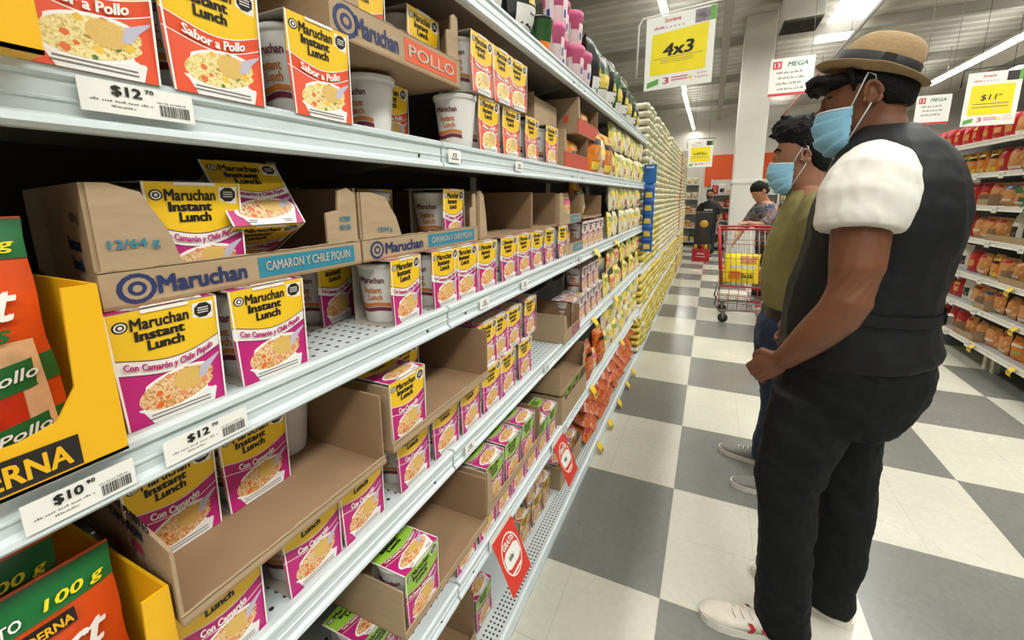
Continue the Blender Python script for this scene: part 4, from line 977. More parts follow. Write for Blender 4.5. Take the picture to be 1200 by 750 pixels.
# ------------------------------------------------------------------ blue clip strip
t = thing('clip_strip', 'long blue display strip hanging from the shelf end', 'display strip', (-.372, 2.13, .92))
MB().box(-.03, .03, .006, .009, 0, .63, 'bag_navy').build('strip', t)
m = MB(); m.box(-.045, .045, .0, .009, .52, .66, 'bag_blue'); bars(m, lambda u, v: Vector((u, -.0006, v)), -.03, .03, .64, .016, 'white', 7); m.box(-.006, .006, 0, .009, .66, .72, 'white'); m.build('header', t)
for k in range(5):
    o = simple_thing('crisp_bag', BM['bluechip'], (-.372, 2.118-.004*(k % 2), .925+.098*k), (0, .0, -PI/2+R.uniform(-.15, .15)), 'small blue crisp bag, %s up the hanging blue strip' % nth(k), 'crisp bag', 'blue crisp bags on the hanging strip')

# ------------------------------------------------------------------ far shelving: stacked rice and pasta bags
def brick_bag(m, w, h, d, mm, band, M=None, lo=False):
    n = 8 if not lo else 5
    rs = []
    for sx, k in ((-d, .55), (-d*.92, .95), (-.012, 1.0), (0, .72)):
        r_ = []
        for j in range(n):
            a = 2*PI*j/n+PI/n; ca, sa = math.cos(a), math.sin(a); q = (abs(ca)**3+abs(sa)**3)**(-1/3)
            r_.append((sx, w/2*k*ca*q, h/2+h/2*k*sa*q))
        rs.append(r_)
    m.rings(rs, mm, True, True, M)
    m.add([(.0015, -w*.3, h*.22), (.0015, w*.3, h*.22), (.0015, w*.3, h*.62), (.0015, -w*.3, h*.62)], [(0, 1, 2, 3)], band, M=M)
def bb(mm, band):
    m = MB(); brick_bag(m, .155, .0545, .26, mm, band); return m.mesh('rice_bag')
BR = {'rice': bb('rice_bag', 'rice_green'), 'pasta': bb('bag_yellow', 'rice_green'), 'pale': bb('rice_bag', 'bag_yellow'), 'red': bb('rice_red', 'bag_white')}
levels = [(ZB+.001, 6, 'pasta'), (.43-.002, 5, 'pasta'), (.775-.002, 7, 'pasta'), (.775+.38, 16, 'rice')]
LN = ['on the base', 'on the low shelf', 'on the middle shelf', 'in the tall stack']
cols = [2.24+.16*i for i in range(36)]
stuff = MB(); made = 0
for ci, y in enumerate(cols):
    red = ci in (25, 26)
    for li, (z, n, kd) in enumerate(levels):
        nn = n if li != 3 or ci not in (3, 11, 12, 20, 28) else n-2
        for k in range(nn):
            q = 'red' if red else ('pale' if (kd == 'pasta' and (ci*7+k) % 5 == 0) or (li == 2 and ci > 6) else kd)
            if kd == 'rice' and (ci//4) % 3 == 2: q = 'pale'
            x = -.392-R.uniform(0, .012)-(.01 if li == 3 else 0); yy = y+R.uniform(-.004, .004); zz = z+.0552*k
            if made < 300:
                made += 1
                lab = '%s bag, %s up %s, %s column past the blue strip' % ({'rice': 'pale rice', 'pasta': 'yellow pasta', 'pale': 'pale yellow rice', 'red': 'red'}[q], nth(k), LN[li], nth(ci))
                simple_thing('rice_bag', BR[q], (x, yy, zz), (0, 0, R.uniform(-.04, .04)), lab, 'rice bag', 'stacked bags on the far shelving')
            else:
                mm, band = {'rice': ('rice_bag', 'rice_green'), 'pasta': ('bag_yellow', 'rice_green'), 'pale': ('rice_bag', 'bag_yellow'), 'red': ('rice_red', 'bag_white')}[q]
                brick_bag(stuff, .155, .0545, .26, mm, band, Matrix.Translation((x, yy, zz)), True)
tag(stuff.build('rice_bags'), 'mass of stacked rice and pasta bags farther down the left shelving', 'rice bags', None, 'stuff')

# ------------------------------------------------------------------ goods of the right-hand shelves
GR = 'goods on the right-hand shelves'
def rrow(zi, items):
    cnt = {}
    for y, k, sc in items:
        i = cnt.get(k, 0); cnt[k] = i+1
        d = {'redbag': 'red bag', 'biscuit': 'red and yellow biscuit bag', 'bread': 'white-banded brown bread bag', 'roll': 'bag of brown rolls', 'bluebread': 'bread bag with a blue top', 'greenbread': 'orange and green bread bag', 'orange': 'orange snack bag', 'silver': 'white bag', 'mixed': 'mixed red packet'}[k]
        simple_thing('bread_bag' if k in ('bread', 'roll', 'bluebread', 'greenbread') else 'snack_bag', BM[k], (RX+.085, y, ZR[zi]-.002), (0, -.05+R.uniform(-.06, .03), PI+R.uniform(-.2, .2)), '%s, %s of its kind, %s shelf up on the right' % (d, nth(i), nth(zi)), 'bag', GR, (sc, sc, sc))
ys = [4.55-.152*i for i in range(20)]
pat = {6: ['redbag']*3+['biscuit', 'redbag', 'biscuit', 'redbag', 'biscuit', 'redbag', 'bread', 'bread', 'roll', 'roll', 'bread', 'roll', 'bread'],
       5: ['orange']*6+['orange', 'orange', 'redbag', 'bread', 'bread', 'bluebread', 'bluebread', 'bluebread', 'bread', 'roll'],
       4: ['redbag']*6+['redbag', 'redbag', 'bread', 'bluebread', 'bread', 'bluebread', 'roll', 'bread', 'roll', 'bread'],
       3: ['redbag']*5+['biscuit', 'redbag', 'roll', 'bread', 'bread', 'silver', 'silver', 'roll', 'bread', 'roll', 'bread'],
       2: ['biscuit']*5+['redbag', 'silver', 'redbag', 'bread', 'orange', 'bread', 'roll', 'roll', 'greenbread', 'roll', 'bread'],
       1: ['biscuit']*5+['redbag', 'biscuit', 'silver', 'bread', 'bluebread', 'bread', 'roll', 'bread', 'roll', 'bread', 'roll'],
       0: ['redbag']*5+['biscuit', 'redbag', 'redbag', 'bread', 'roll', 'roll', 'bread', 'greenbread', 'greenbread', 'greenbread', 'greenbread']}
for zi, L_ in pat.items():
    L_ = L_+L_[-4:][::-1]
    rrow(zi, [(ys[i], k, .92 if zi not in (0, 1) else .86) for i, k in enumerate(L_)])
# second rank behind, and cardboard trays under some of the bread
for zi, y0, y1 in ((0, 3.12, 3.42), (1, 3.05, 3.2), (3, 2.70, 3.22), (2, 2.62, 2.95), (4, 3.28, 3.43)):
    t = thing('bread_tray', 'low brown cardboard tray of bread on the %s shelf up on the right' % nth(zi), 'carton', (RX+.006, y0, ZR[zi]-.002), (0, 0, 0), 'bread trays')
    for nm, b in (('front_lip', (0, .003, 0, y1-y0, 0, .05)), ('side_wall', (.003, .30, 0, .003, 0, .09)), ('side_wall', (.003, .30, y1-y0-.003, y1-y0, 0, .09))): MB().box(*b, 'cardboard').build(nm, t)
m = MB()
for k in range(26):
    a = R.uniform(0, 6.28); r_ = R.uniform(.01, .075); z = R.uniform(-.16, .16); c = Vector((r_*math.cos(a)*.6, r_*math.sin(a), z)); s = R.uniform(.03, .055); b = R.uniform(0, 6)
    e1 = Vector((math.cos(b)*.4, math.sin(b), R.uniform(-.5, .5))).normalized(); e2 = e1.cross(Vector((1, .2, .1))).normalized()
    m.add([c-e1*s, c-e2*s*.5+Vector((-.008, 0, 0)), c+e1*s, c+e2*s*.5+Vector((.006, 0, 0))], [(0, 1, 2, 3)], 'bag_green', True)
t = tag(m.build('hanging_bag', None, (RX-.075, 2.66, 1.40)), 'crinkled green bag bundle hanging in front of the right-hand shelves', 'bag')
MB().tube([(0, 0, .10), (.03, 0, .24), (.07, 0, .34)], .003, 'dark_metal', 6).build('hook', t)
# ------------------------------------------------------------------ people
mat('skin_brown', '6f432a', 0.5, var=.10, vscale=18); mat('skin_tan', '8d6048', 0.5, var=.08, vscale=18); mat('skin_light', 'a9795c', .5)
mat('hair_black', '0d0a09', 0.65, var=.4, vscale=60, bump=.6, bscale=140, spec=.2); mat('lips', '7d473c', .5); mat('eye_white', 'd8d2c8', .3); mat('eye_dark', '1d120c', .2)
mat('mask_blue', '84b9d2', 0.75, bump=.15, bscale=90); mat('mask_white', 'dfe6e8', .7)
mat('felt_tan', 'a58a64', 0.9, var=.12, vscale=60, bump=.25, bscale=160); mat('band_black', '1a1714', .6)
mat('vest_black', '101010', 0.6, var=.2, vscale=8, bump=.25, bscale=9, spec=.3); mat('cotton_white', 'd9d6cc', .8, bump=.3, bscale=12)
mat('denim_black', '0f1011', .8, var=.2, vscale=12, bump=.45, bscale=11, spec=.25); mat('denim_blue', '1c2a44', .8, var=.25, vscale=14, bump=.4, bscale=12); mat('olive_cotton', '77703f', .85, var=.08, vscale=8, bump=.3, bscale=10)
mat('leather_black', '1a1613', .45); mat('buckle', '8c8577', .3, metal=.8); mat('shoe_white', 'cbc3b4', .6, var=.1, vscale=30); mat('rubber', 'd8d4c8', .6); mat('shoe_grey', '7a7872', .8, var=.15, vscale=80); mat('emblem_red', 'a81e2c', .5)
blobs('blouse_print', ['12161d', '6b2a26', '7d7c78', '2a4a70', '15171c'], 22, .8, 1.0); mat('trouser_maroon', '43161c', .85); mat('shoe_red', 'b3141d', .5); mat('denim_dark', '1b1d25', .8)

def fuse(m, name, mm, parent, voxel=.008, smooth=4, folds=0, fscale=.06):
    """one continuous skin over overlapping volumes"""
    me = m.mesh('tmp'); o = bpy.data.objects.new('tmp', me); C.objects.link(o)
    r = o.modifiers.new('r', 'REMESH'); r.mode = 'VOXEL'; r.voxel_size = voxel
    if smooth:
        s = o.modifiers.new('s', 'SMOOTH'); s.iterations = smooth; s.factor = .5
    if folds:
        tx = bpy.data.textures.new('folds', 'CLOUDS'); tx.noise_scale = fscale; tx.noise_depth = 2
        d = o.modifiers.new('d', 'DISPLACE'); d.texture = tx; d.texture_coords = 'LOCAL'; d.strength = folds; d.mid_level = .5
    dg = bpy.context.evaluated_depsgraph_get(); dg.update()
    n = bpy.data.meshes.new_from_object(o.evaluated_get(dg)); n.name = name
    bpy.data.objects.remove(o); bpy.data.meshes.remove(me)
    n.materials.clear(); n.materials.append(MATS[mm])
    n.polygons.foreach_set('use_smooth', [True]*len(n.polygons)); n.polygons.foreach_set('material_index', [0]*len(n.polygons))
    return obj(name, n, parent)
def slab(z, fb, ff, hl, l=0.0, n=20, e=2.3, tilt=0.0):
    """horizontal body section from fb (back) to ff (front), half-width hl"""
    c, h = (fb+ff)/2, (ff-fb)/2; out = []
    for k in range(n):
        a = 2*PI*k/n; ca, sa = math.cos(a), math.sin(a); q = (abs(ca)**e+abs(sa)**e)**(-1/e)
        out.append((c+h*ca*q, l+hl*sa*q, z+tilt*h*ca*q))
    return out
def head(m, c, r, mm, jaw=.86, nose=True, ears=True):
    """skull, jaw, nose, brow, ears around centre c, facing +x"""
    cx, cz = c; rx, ry, rz = r; y0 = 0
    rs = []
    for v, kx, ky, dx in ((-1.0, .42, .42, .30), (-.93, .62, .55, .26), (-.75, .78, .74, .18), (-.5, .86, .86, .10), (-.2, .95, .93, .03), (.1, 1.0, .98, 0), (.4, .97, 1.0, -.03), (.65, .84, .86, -.05), (.85, .60, .62, -.06), (.97, .30, .32, -.06)):
        rs.append([(cx+dx*rx+rx*kx*math.cos(2*PI*k/20), y0+ry*ky*math.sin(2*PI*k/20), cz+rz*v) for k in range(20)])
    m.rings(rs, mm)
    fx = cx+rx
    if nose:
        m.tube([(fx-.012, 0, cz+.03), (fx+.003, 0, cz+.005), (fx+.014, 0, cz-.018), (fx-.006, 0, cz-.028)], [.007, .009, .012, .010], mm, 8)
        m.tube([(fx-.022, -.042, cz+.034), (fx-.006, -.015, cz+.034), (fx-.006, .015, cz+.034), (fx-.022, .042, cz+.034)], .009, mm, 8)
        m.ball((fx-.012, 0, cz-.052), (.012, .024, .012), mm); m.ball((fx-.030, 0, cz-rz*.86), (.018, .026, .016), mm)
    if ears:
        for s in (-1, 1):
            ec = Vector((cx-.012, s*ry*.985, cz+.0))
            m.ball(ec, (.015, .007, .026), mm)
            pts = [(ec.x+.016*math.cos(t)-.003*math.cos(2*t), ec.y+s*.010+s*.003*math.cos(t), ec.z+.031*math.sin(t)) for t in [(-.6+.28*k)*1.0 for k in range(17)]]
            m.tube(pts, .0055, mm, 7)
def arm(m, pts, rad, mm): m.tube(pts, rad, mm, 14)
def hand(m, wrist, d, a, inn, mm, curl=1.0, s=1.0):
    """palm, four curled fingers and a thumb; d along the hand, a towards the thumb side, inn the way the fingers curl"""
    w, d, a, inn = Vector(wrist), Vector(d).normalized(), Vector(a).normalized(), Vector(inn).normalized()
    rs = []
    for t, hw, th in ((-.012, .023, .019), (.01, .026, .018), (.035, .035, .017), (.06, .039, .016), (.078, .038, .013), (.084, .034, .009)):
        c = w+d*(t*s); rs.append([c+a*(hw*s*math.cos(2*PI*k/16))+inn*(th*s*math.sin(2*PI*k/16)) for k in range(16)])
    m.rings(rs, mm)
    for i, (off, ln) in enumerate(((.028, .072), (.010, .080), (-.009, .075), (-.027, .058))):
        p = w+d*(.076*s)+a*(off*s); q = [p-d*.012*s]; ang = .25
        q.append(p)
        for seg in (.44, .32, .24):
            dirv = d*math.cos(ang*curl)+inn*math.sin(ang*curl); q.append(q[-1]+dirv*(ln*seg*s)); ang += 1.05
        m.tube(q, [.0088*s, .0092*s, .0086*s, .0078*s, .0065*s], mm, 8)
    t0 = w+d*(.018*s)+a*(.024*s)
    t1 = t0+(d*.55+a*.75+inn*.2).normalized()*.030*s; t2 = t1+(d*.95+a*.12+inn*.35).normalized()*.030*s; t3 = t2+(d*.75-a*.2+inn*.6).normalized()*.024*s
    m.tube([t0, t1, t2, t3], [.013*s, .0115*s, .0100*s, .0078*s], mm, 8)
def shoe(parent, heel, toe, upper, sole, name='shoe', emblem=None, toecap=None, hw=.046):
    """low laced shoe from heel to toe on the floor (parent space)"""
    h, t = Vector((heel[0], heel[1], 0)), Vector((toe[0], toe[1], 0)); L = (t-h).length; x = (t-h)/L; y = Vector((-x.y, x.x, 0)); z = Vector((0, 0, 1))
    M = Matrix(((x.x, y.x, 0, h.x), (x.y, y.y, 0, h.y), (0, 0, 1, 0), (0, 0, 0, 1)))
    k = L/.29
    W = [(0, .022), (.012, .030), (.04, .034), (.09, .034), (.14, .037), (.20, .045), (.24, .043), (.27, .032), (.285, .018), (.29, .006)]
    out = [(a*k, b*hw/.046, 0) for a, b in W]+[(a*k, -b*hw/.046, 0) for a, b in W[::-1]]
    m = MB(); m.prism([(p[0], p[1], .001) for p in out], (0, 0, .026), sole, M); so = None
    ms = MB(); up = [(.004, .025, .03, .062), (.02, .030, .075, .070), (.05, .032, .085, .075), (.09, .033, .080, .075), (.12, .035, .072, .070), (.16, .039, .060, .058), (.20, .043, .050, .050), (.24, .041, .043, .043), (.268, .030, .036, .036), (.284, .014, .030, .030)]
    rs = []
    for a, b, top, side in up:
        r_ = []
        for j in range(14):
            an = PI*j/13; yy = -b*hw/.046*math.cos(an); zz = .024+(top-.024)*max(0, math.sin(an))**.6
            r_.append((a*k, yy, zz))
        rs.append(r_+[(a*k, b*hw/.046*.5, .022), (a*k, -b*hw/.046*.5, .022)])
    ms.rings(rs, upper, True, True, M)
    o = ms.build(name, parent); m.build('sole', o)
    m = MB()
    for q in range(4):
        xx = (.125+.022*q)*k; zt = .075-.0055*q
        m.tube([(xx, -.022, zt-.008), (xx+.006, 0, zt+.001), (xx, .022, zt-.008)], .0028, sole, 6, M)
    m.build('laces', o)
    if toecap:
        m = MB(); rs = []
        for a, b, top, side in up[6:]:
            rs.append([(a*k+.0012, -(b*hw/.046+.0012)*math.cos(PI*j/13), .026+(top-.023)*max(0, math.sin(PI*j/13))**.6) for j in range(14)])
        m.rings(rs, toecap, True, False, M, closed=False); m.build('toe_cap', o)
    if emblem:
        m = MB()
        for s in ((-1, 1) if emblem else ()):
            P = lambda u, v: M @ Vector((u*k, s*(.0400+.05*max(0, u-.12)-.38*max(0, v-.036)), v))
            m.add([P(.150, .028), P(.163, .028), P(.152, .042), P(.163, .056), P(.150, .056), P(.139, .042)], [(0, 1, 2, 5), (2, 3, 4, 5)], emblem)
            st = [P(.118+(.011 if j % 2 == 0 else .0045)*math.cos(PI/2+j*PI/5), .043+(.011 if j % 2 == 0 else .0045)*math.sin(PI/2+j*PI/5)) for j in range(10)]
            m.add(st, [list(range(10))], emblem)
        m.build('emblem', o)
    return o
def face_mask(parent, prof, back, half, ear, name='face_mask'):
    """pleated mask: prof = (f, z) from chin to nose on the middle line, back = (f, z low, z high) at the cheeks"""
    m = MB(); na, nv = 14, 30; vs = []
    def fz(v):
        x = v*(len(prof)-1); i = min(int(x), len(prof)-2); t = x-i
        return [prof[i][j]*(1-t)+prof[i+1][j]*t for j in (0, 1)]
    for j in range(nv+1):
        v = j/nv; f0, z0 = fz(v)
        for i in range(na+1):
            a = -1+2*i/na; s = abs(a)**1.9; pl = .0065*((v*4.0) % 1.0-.5)*(1-s*.6)*(.12 < v < .92)
            vs.append((f0*(1-s)+back[0]*s+pl, half*math.sin(a*PI/2*.97), z0*(1-s)+(back[1]+(back[2]-back[1])*v)*s))
    m.add(vs, [(j*(na+1)+i, j*(na+1)+i+1, (j+1)*(na+1)+i+1, (j+1)*(na+1)+i) for j in range(nv) for i in range(na)], 'mask_blue', True)
    o = m.build(name, parent)
    sd = o.modifiers.new('thick', 'SOLIDIFY'); sd.thickness = .0022; sd.offset = 1
    for s in (-1, 1):
        m = MB(); m.tube([(back[0]+.004, s*(half+.001), back[2]), (ear[0]+.006, s*(half+.006), ear[2]+.004), (ear[0]-.008, s*(half+.006), ear[2]-.004), (ear[0]-.016, s*(half+.004), (ear[1]+ear[2])/2), (ear[0]-.006, s*(half+.003), ear[1]), (back[0]+.002, s*(half+.001), back[1]+.004)], .0019, 'mask_white', 6)
        m.build('ear_loop', o)
    m = MB(); r_ = [vs[nv*(na+1)+i] for i in range(na+1)]
    m.tube([(p[0]+.003, p[1]*1.01, p[2]-.002) for p in r_], .0022, 'mask_white', 6); m.build('edge_binding', o)
    return o
def eye(parent, c, s):
    c = (c[0]-.004, c[1], c[2]); m = MB(); m.ball((c[0]-.001, c[1], c[2]), (.0065, .0105, .0036), 'eye_dark'); m.tube([(c[0]-.004, c[1]-.014, c[2]+.001), (c[0]+.006, c[1]-.004, c[2]+.0015), (c[0]+.006, c[1]+.004, c[2]+.0015), (c[0]-.004, c[1]+.014, c[2]+.001)], .0022, 'hair_black', 6); return m.build('eye', parent)

# ---------------- man in the black waistcoat
A = math.radians(165)
vm = thing('person', 'man in a tan hat, black waistcoat and white T-shirt facing the shelves', 'person', (.37, .13, 0), (0, 0, A))
m = MB(); S_ = 'skin_brown'
m.rings([slab(z, fb+.012, ff-.012, hl-.012) for z, fb, ff, hl in ((.80, -.22, .06, .17), (.96, -.24, .075, .18), (1.12, -.235, .07, .175), (1.27, -.25, .05, .185), (1.39, -.225, .02, .165), (1.45, -.18, -.02, .12), (1.475, -.15, -.03, .085))], S_)
m.rings([slab(z, fb, ff, hl) for z, fb, ff, hl in ((1.42, -.16, -.02, .075), (1.48, -.134, -.018, .062), (1.53, -.118, -.012, .058), (1.59, -.112, -.01, .058))], S_)
head(m, (-.034, 1.577), (.085, .075, .128), S_)
for l, pts, rd in ((1, [(-.09, .185, 1.415), (-.068, .215, 1.34), (-.064, .232, 1.255), (-.066, .245, 1.18), (-.060, .252, 1.105), (-.045, .250, 1.065), (-.012, .240, 1.015), (.020, .222, .968), (.046, .202, .930), (.056, .192, .914)], [.058, .060, .056, .053, .048, .047, .043, .036, .029, .027]),
                 (-1, [(-.09, -.185, 1.415), (-.075, -.225, 1.34), (-.07, -.245, 1.25), (-.066, -.262, 1.16), (-.055, -.268, 1.09), (-.02, -.262, 1.03), (.02, -.246, .97), (.045, -.228, .93)], [.058, .060, .056, .052, .046, .042, .034, .027])):
    arm(m, pts, rd, S_)
hand(m, (.054, .194, .916), (.66, -.22, -.58), (.62, .10, .70), (-.38, -.80, -.42), S_, .85, .92)
hand(m, (.045, -.228, .93), (.55, .25, -.70), (.72, -.05, .60), (-.2, .9, -.2), S_, 1.0, .95)
for l, pts, rd in ((.10, [(-.08, .09, .85), (.0, .10, .70), (.018, .10, .5), (.005, .10, .3), (-.008, .105, .09)], [.085, .075, .055, .048, .038]), (-.09, [(-.10, -.09, .85), (-.095, -.09, .65), (-.105, -.09, .5), (-.12, -.09, .3), (-.115, -.085, .09)], [.085, .07, .055, .048, .038])):
    m.tube(pts, rd, S_, 14)
fuse(m, 'body', S_, vm, .0036, 3)
# hair under the hat
m = MB()
m.rings([[(cx+rx*math.cos(2*PI*k/20), ry*math.sin(2*PI*k/20), z) for k in range(20)] for z, cx, rx, ry in ((1.555, -.082, .046, .060), (1.575, -.075, .058, .074), (1.60, -.062, .074, .080), (1.62, -.042, .090, .082), (1.64, -.040, .080, .074), (1.655, -.038, .06, .05))], 'hair_black')
m.ball((.014, 0, 1.624), (.074, .079, .026), 'hair_black')
rr = random.Random(4)
for k in range(26):   # tuft over the brow
    y = rr.uniform(-.05, .055); p = Vector((.050, y, 1.636)); q = Vector((.083+rr.uniform(-.008, .010), y+rr.uniform(-.01, .01), 1.622+rr.uniform(-.012, .010)))
    m.tube([p, (p+q)/2+Vector((.008, 0, .003)), q, q+Vector((-.006, rr.uniform(-.01, .01), -.014))], [.010, .010, .008, .003], 'hair_black', 6)
for s in (-1, 1): m.tube([(.000, s*.074, 1.645), (-.008, s*.077, 1.61), (-.012, s*.076, 1.59)], [.018, .014, .006], 'hair_black', 6, flat=.5)
fuse(m, 'hair', 'hair_black', vm, .0045, 1)
m = MB()
for s in (-1, 1): m.tube([(.038, s*.052, 1.607), (.049, s*.036, 1.612), (.053, s*.016, 1.607)], [.003, .005, .004], 'hair_black', 6)
m.build('eyebrows', vm)
for s in (-1, 1): eye(vm, (.041, s*.030, 1.588), s)
face_mask(vm, [(-.012, 1.437), (.034, 1.444), (.060, 1.468), (.070, 1.503), (.072, 1.528), (.064, 1.553)], (-.014, 1.470, 1.556), .074, (-.040, 1.555, 1.625))
# hat, tipped back
ht = math.radians(21); HM = Matrix.Translation((-.034, 0, 1.632)) @ Matrix.Rotation(-ht, 4, 'Y')
m = MB(); n = 40; rs = []
def brim(r, k): return (.118+.0*r, .0)
for r_, z in ((.070, .004), (.084, .000), (.098, -.002), (.110, .000), (.121, .004), (.123, .006), (.120, .0075), (.108, .004), (.090, .004), (.086, .010), (.084, .035), (.080, .062), (.072, .084), (.058, .095), (.040, .098), (.018, .094), (.002, .092)):
    ring = []
    for k in range(n):
        a = 2*PI*k/n; ca, sa = math.cos(a), math.sin(a); zz = z; fx, fy = 1.02, .93
        if r_ > .089 and z < .02: zz += .010*sa*sa-.006*ca*ca*(ca > 0)+.004*(ca < 0)
        if z > .05: zz += -.016*(z-.05)/.045*math.exp(-(sa/.45)**2)*(0.6+.4*ca)*(r_ < .075); fy *= 1-.10*max(0, ca)*(z-.05)/.045
        ring.append((r_*fx*ca-.008*(z > .03)*z/.09, r_*fy*sa, zz))
    rs.append(ring)
m.rings(rs, 'felt_tan', True, True, HM); hat = m.build('hat', vm)
sb = hat.modifiers.new('soft', 'SUBSURF'); sb.levels = 1; sb.render_levels = 1
m = MB(); rs = []
for r_, z in ((.0885, .008), (.0892, .012), (.0878, .042), (.0862, .0435)):
    rs.append([(r_*1.02*math.cos(2*PI*k/n)-.002, r_*.93*math.sin(2*PI*k/n), z) for k in range(n)])
m.rings(rs, 'band_black', True, False, HM)
m.box(-.012, .012, .0815, .087, .012, .043, 'band_black', HM @ Matrix.Rotation(.3, 4, 'Z'))
m.build('hat_band', hat)
# white T-shirt: sleeves, shoulders and a body under the waistcoat
m = MB()
for s in (1, -1):
    m.tube([(-.085, s*.150, 1.405), (-.078, s*.172, 1.395), (-.070, s*.200, 1.368), (-.062, s*.222, 1.325), (-.058, s*.236, 1.278), (-.058, s*.240, 1.262)], [.060, .076, .088, .092, .086, .081], 'cotton_white', 18)
m.rings([slab(z, fb, ff, hl) for z, fb, ff, hl in ((1.20, -.245, .05, .178), (1.33, -.240, .042, .172), (1.40, -.22, .018, .15), (1.45, -.18, -.005, .115), (1.480, -.158, -.012, .085))], 'cotton_white')
fuse(m, 't_shirt', 'cotton_white', vm, .006, 2, .012, .07)
m = MB()
m.rings([slab(z, fb, ff, hl, tilt=t) for z, fb, ff, hl, t in ((.905, -.255, .075, .188, -.16), (.925, -.262, .083, .194, -.16), (.96, -.252, .090, .193, -.1), (1.02, -.243, .094, .190, -.05), (1.10, -.243, .086, .184, 0), (1.17, -.252, .070, .183, 0), (1.24, -.263, .060, .186, 0), (1.31, -.262, .055, .186, 0), (1.37, -.250, .040, .176, 0), (1.42, -.228, .022, .160, 0), (1.46, -.200, .006, .140, 0), (1.49, -.168, -.012, .108, 0), (1.508, -.145, -.022, .078, 0))], 'vest_black')
vest = fuse(m, 'waistcoat', 'vest_black', vm, .006, 2, .010, .09)
m = MB(); m.rings([[(p[0]*1.012-.001, p[1]*1.012, z) for p in slab(1.05, -.246, .094, .190)][5:16] for z in (1.035, 1.04, 1.058, 1.063)], 'vest_black', True, False, closed=False); m.build('back_strap', vest)
m = MB(); m.rbox(-.006, .006, -.014, .014, -.012, .012, 'buckle', .002, Matrix.Translation((-.249, .06, 1.05))); m.build('buckle', vest)
m = MB()
m.rings([slab(z, fb, ff, hl) for z, fb, ff, hl in ((.72, -.205, .085, .165), (.78, -.235, .092, .178), (.84, -.252, .092, .184), (.89, -.258, .088, .186), (.94, -.250, .080, .184))], 'denim_black')
m.rings([slab(z, fb, ff, hl, l) for z, fb, ff, hl, l in ((.80, -.14, .090, .088, .088), (.70, -.105, .099, .086, .096), (.60, -.078, .103, .080, .10), (.52, -.060, .104, .074, .10), (.46, -.060, .090, .072, .102), (.38, -.062, .080, .070, .104), (.30, -.066, .076, .068, .105), (.17, -.070, .071, .066, .106), (.08, -.080, .066, .066, .108), (.045, -.086, .060, .066, .108), (.03, -.084, .055, .064, .108))], 'denim_black')
m.rings([slab(z, fb, ff, hl, l) for z, fb, ff, hl, l in ((.80, -.225, .02, .09, -.09), (.73, -.20, .01, .088, -.092), (.65, -.186, -.005, .082, -.093), (.56, -.188, -.02, .076, -.093), (.48, -.192, -.03, .073, -.092), (.38, -.196, -.042, .070, -.09), (.27, -.196, -.048, .068, -.088), (.16, -.190, -.048, .066, -.087), (.10, -.182, -.046, .068, -.086), (.05, -.188, -.046, .066, -.086), (.032, -.186, -.05, .064, -.086))], 'denim_black')
tr = fuse(m, 'trousers', 'denim_black', vm, .006, 2, .020, .075)
shoe(vm, (-.078, .095), (.203, .195), 'shoe_white', 'rubber', emblem='emblem_red', toecap='shoe_white')
shoe(vm, (-.186, -.072), (.110, -.102), 'shoe_white', 'rubber', emblem='emblem_red', toecap='shoe_white')

# ---------------- man in the olive T-shirt
A = math.radians(175)
om = thing('person', 'dark-haired man in an olive T-shirt and blue jeans behind the man in the waistcoat', 'person', (.36, .87, 0), (0, 0, A))
m = MB(); S_ = 'skin_tan'
m.rings([slab(z, fb+.012, ff-.012, hl-.012) for z, fb, ff, hl in ((.80, -.18, .05, .165), (.95, -.19, .065, .17), (1.08, -.19, .066, .17), (1.18, -.20, .05, .178), (1.28, -.20, .022, .185), (1.34, -.18, -.005, .15), (1.37, -.15, -.02, .09))], S_)
m.rings([slab(z, fb, ff, hl) for z, fb, ff, hl in ((1.32, -.15, -.01, .072), (1.37, -.135, -.005, .062), (1.42, -.125, -.002, .060), (1.47, -.118, 0, .060))], S_)
head(m, (-.025, 1.492), (.089, .077, .138), S_)
for s in (1, -1):
    arm(m, [(-.10, s*.18, 1.30), (-.11, s*.21, 1.23), (-.13, s*.225, 1.12), (-.155, s*.232, 1.01), (-.165, s*.23, .95), (-.15, s*.22, .86), (-.125, s*.20, .78)], [.056, .056, .050, .043, .042, .037, .027], S_)
    hand(m, (-.125, s*.20, .78), (.25, -.1*s, -.9), (.92, .05*s, .25), (-.1, -.9*s, -.1), S_, 1.0, .95)
for pts in ([(-.06, -.085, .78), (-.015, -.09, .62), (-.03, -.095, .45), (-.04, -.1, .25), (-.03, -.10, .09)], [(-.10, .085, .78), (-.09, .09, .62), (-.10, .095, .45), (-.11, .10, .25), (-.09, .10, .09)]):
    m.tube(pts, [.08, .068, .052, .046, .036], S_, 14)
fuse(m, 'body', S_, om, .0042, 3)
m = MB()
m.rings([[(cx+rx*math.cos(2*PI*k/20), ry*math.sin(2*PI*k/20), z) for k in range(20)] for z, cx, rx, ry in ((1.435, -.095, .034, .050), (1.46, -.088, .046, .066), (1.50, -.075, .064, .079), (1.54, -.050, .092, .084), (1.585, -.028, .108, .087), (1.62, -.022, .102, .082), (1.648, -.025, .080, .064), (1.662, -.03, .045, .035))], 'hair_black')
rr = random.Random(8)
for k in range(70):
    a = rr.uniform(-2.4, 2.4); z = rr.uniform(1.575, 1.655); q = math.sqrt(max(.05, 1-((z-1.57)/.10)**2)); p = Vector((-.025+.100*q*math.cos(a), .080*q*math.sin(a), z))
    e = p+Vector((.016*math.cos(a)+rr.uniform(-.006, .014), .012*math.sin(a), rr.uniform(-.004, .014)))
    m.tube([p, (p+e)/2+Vector((0, 0, .005)), e], [.011, .010, .004], 'hair_black', 6)
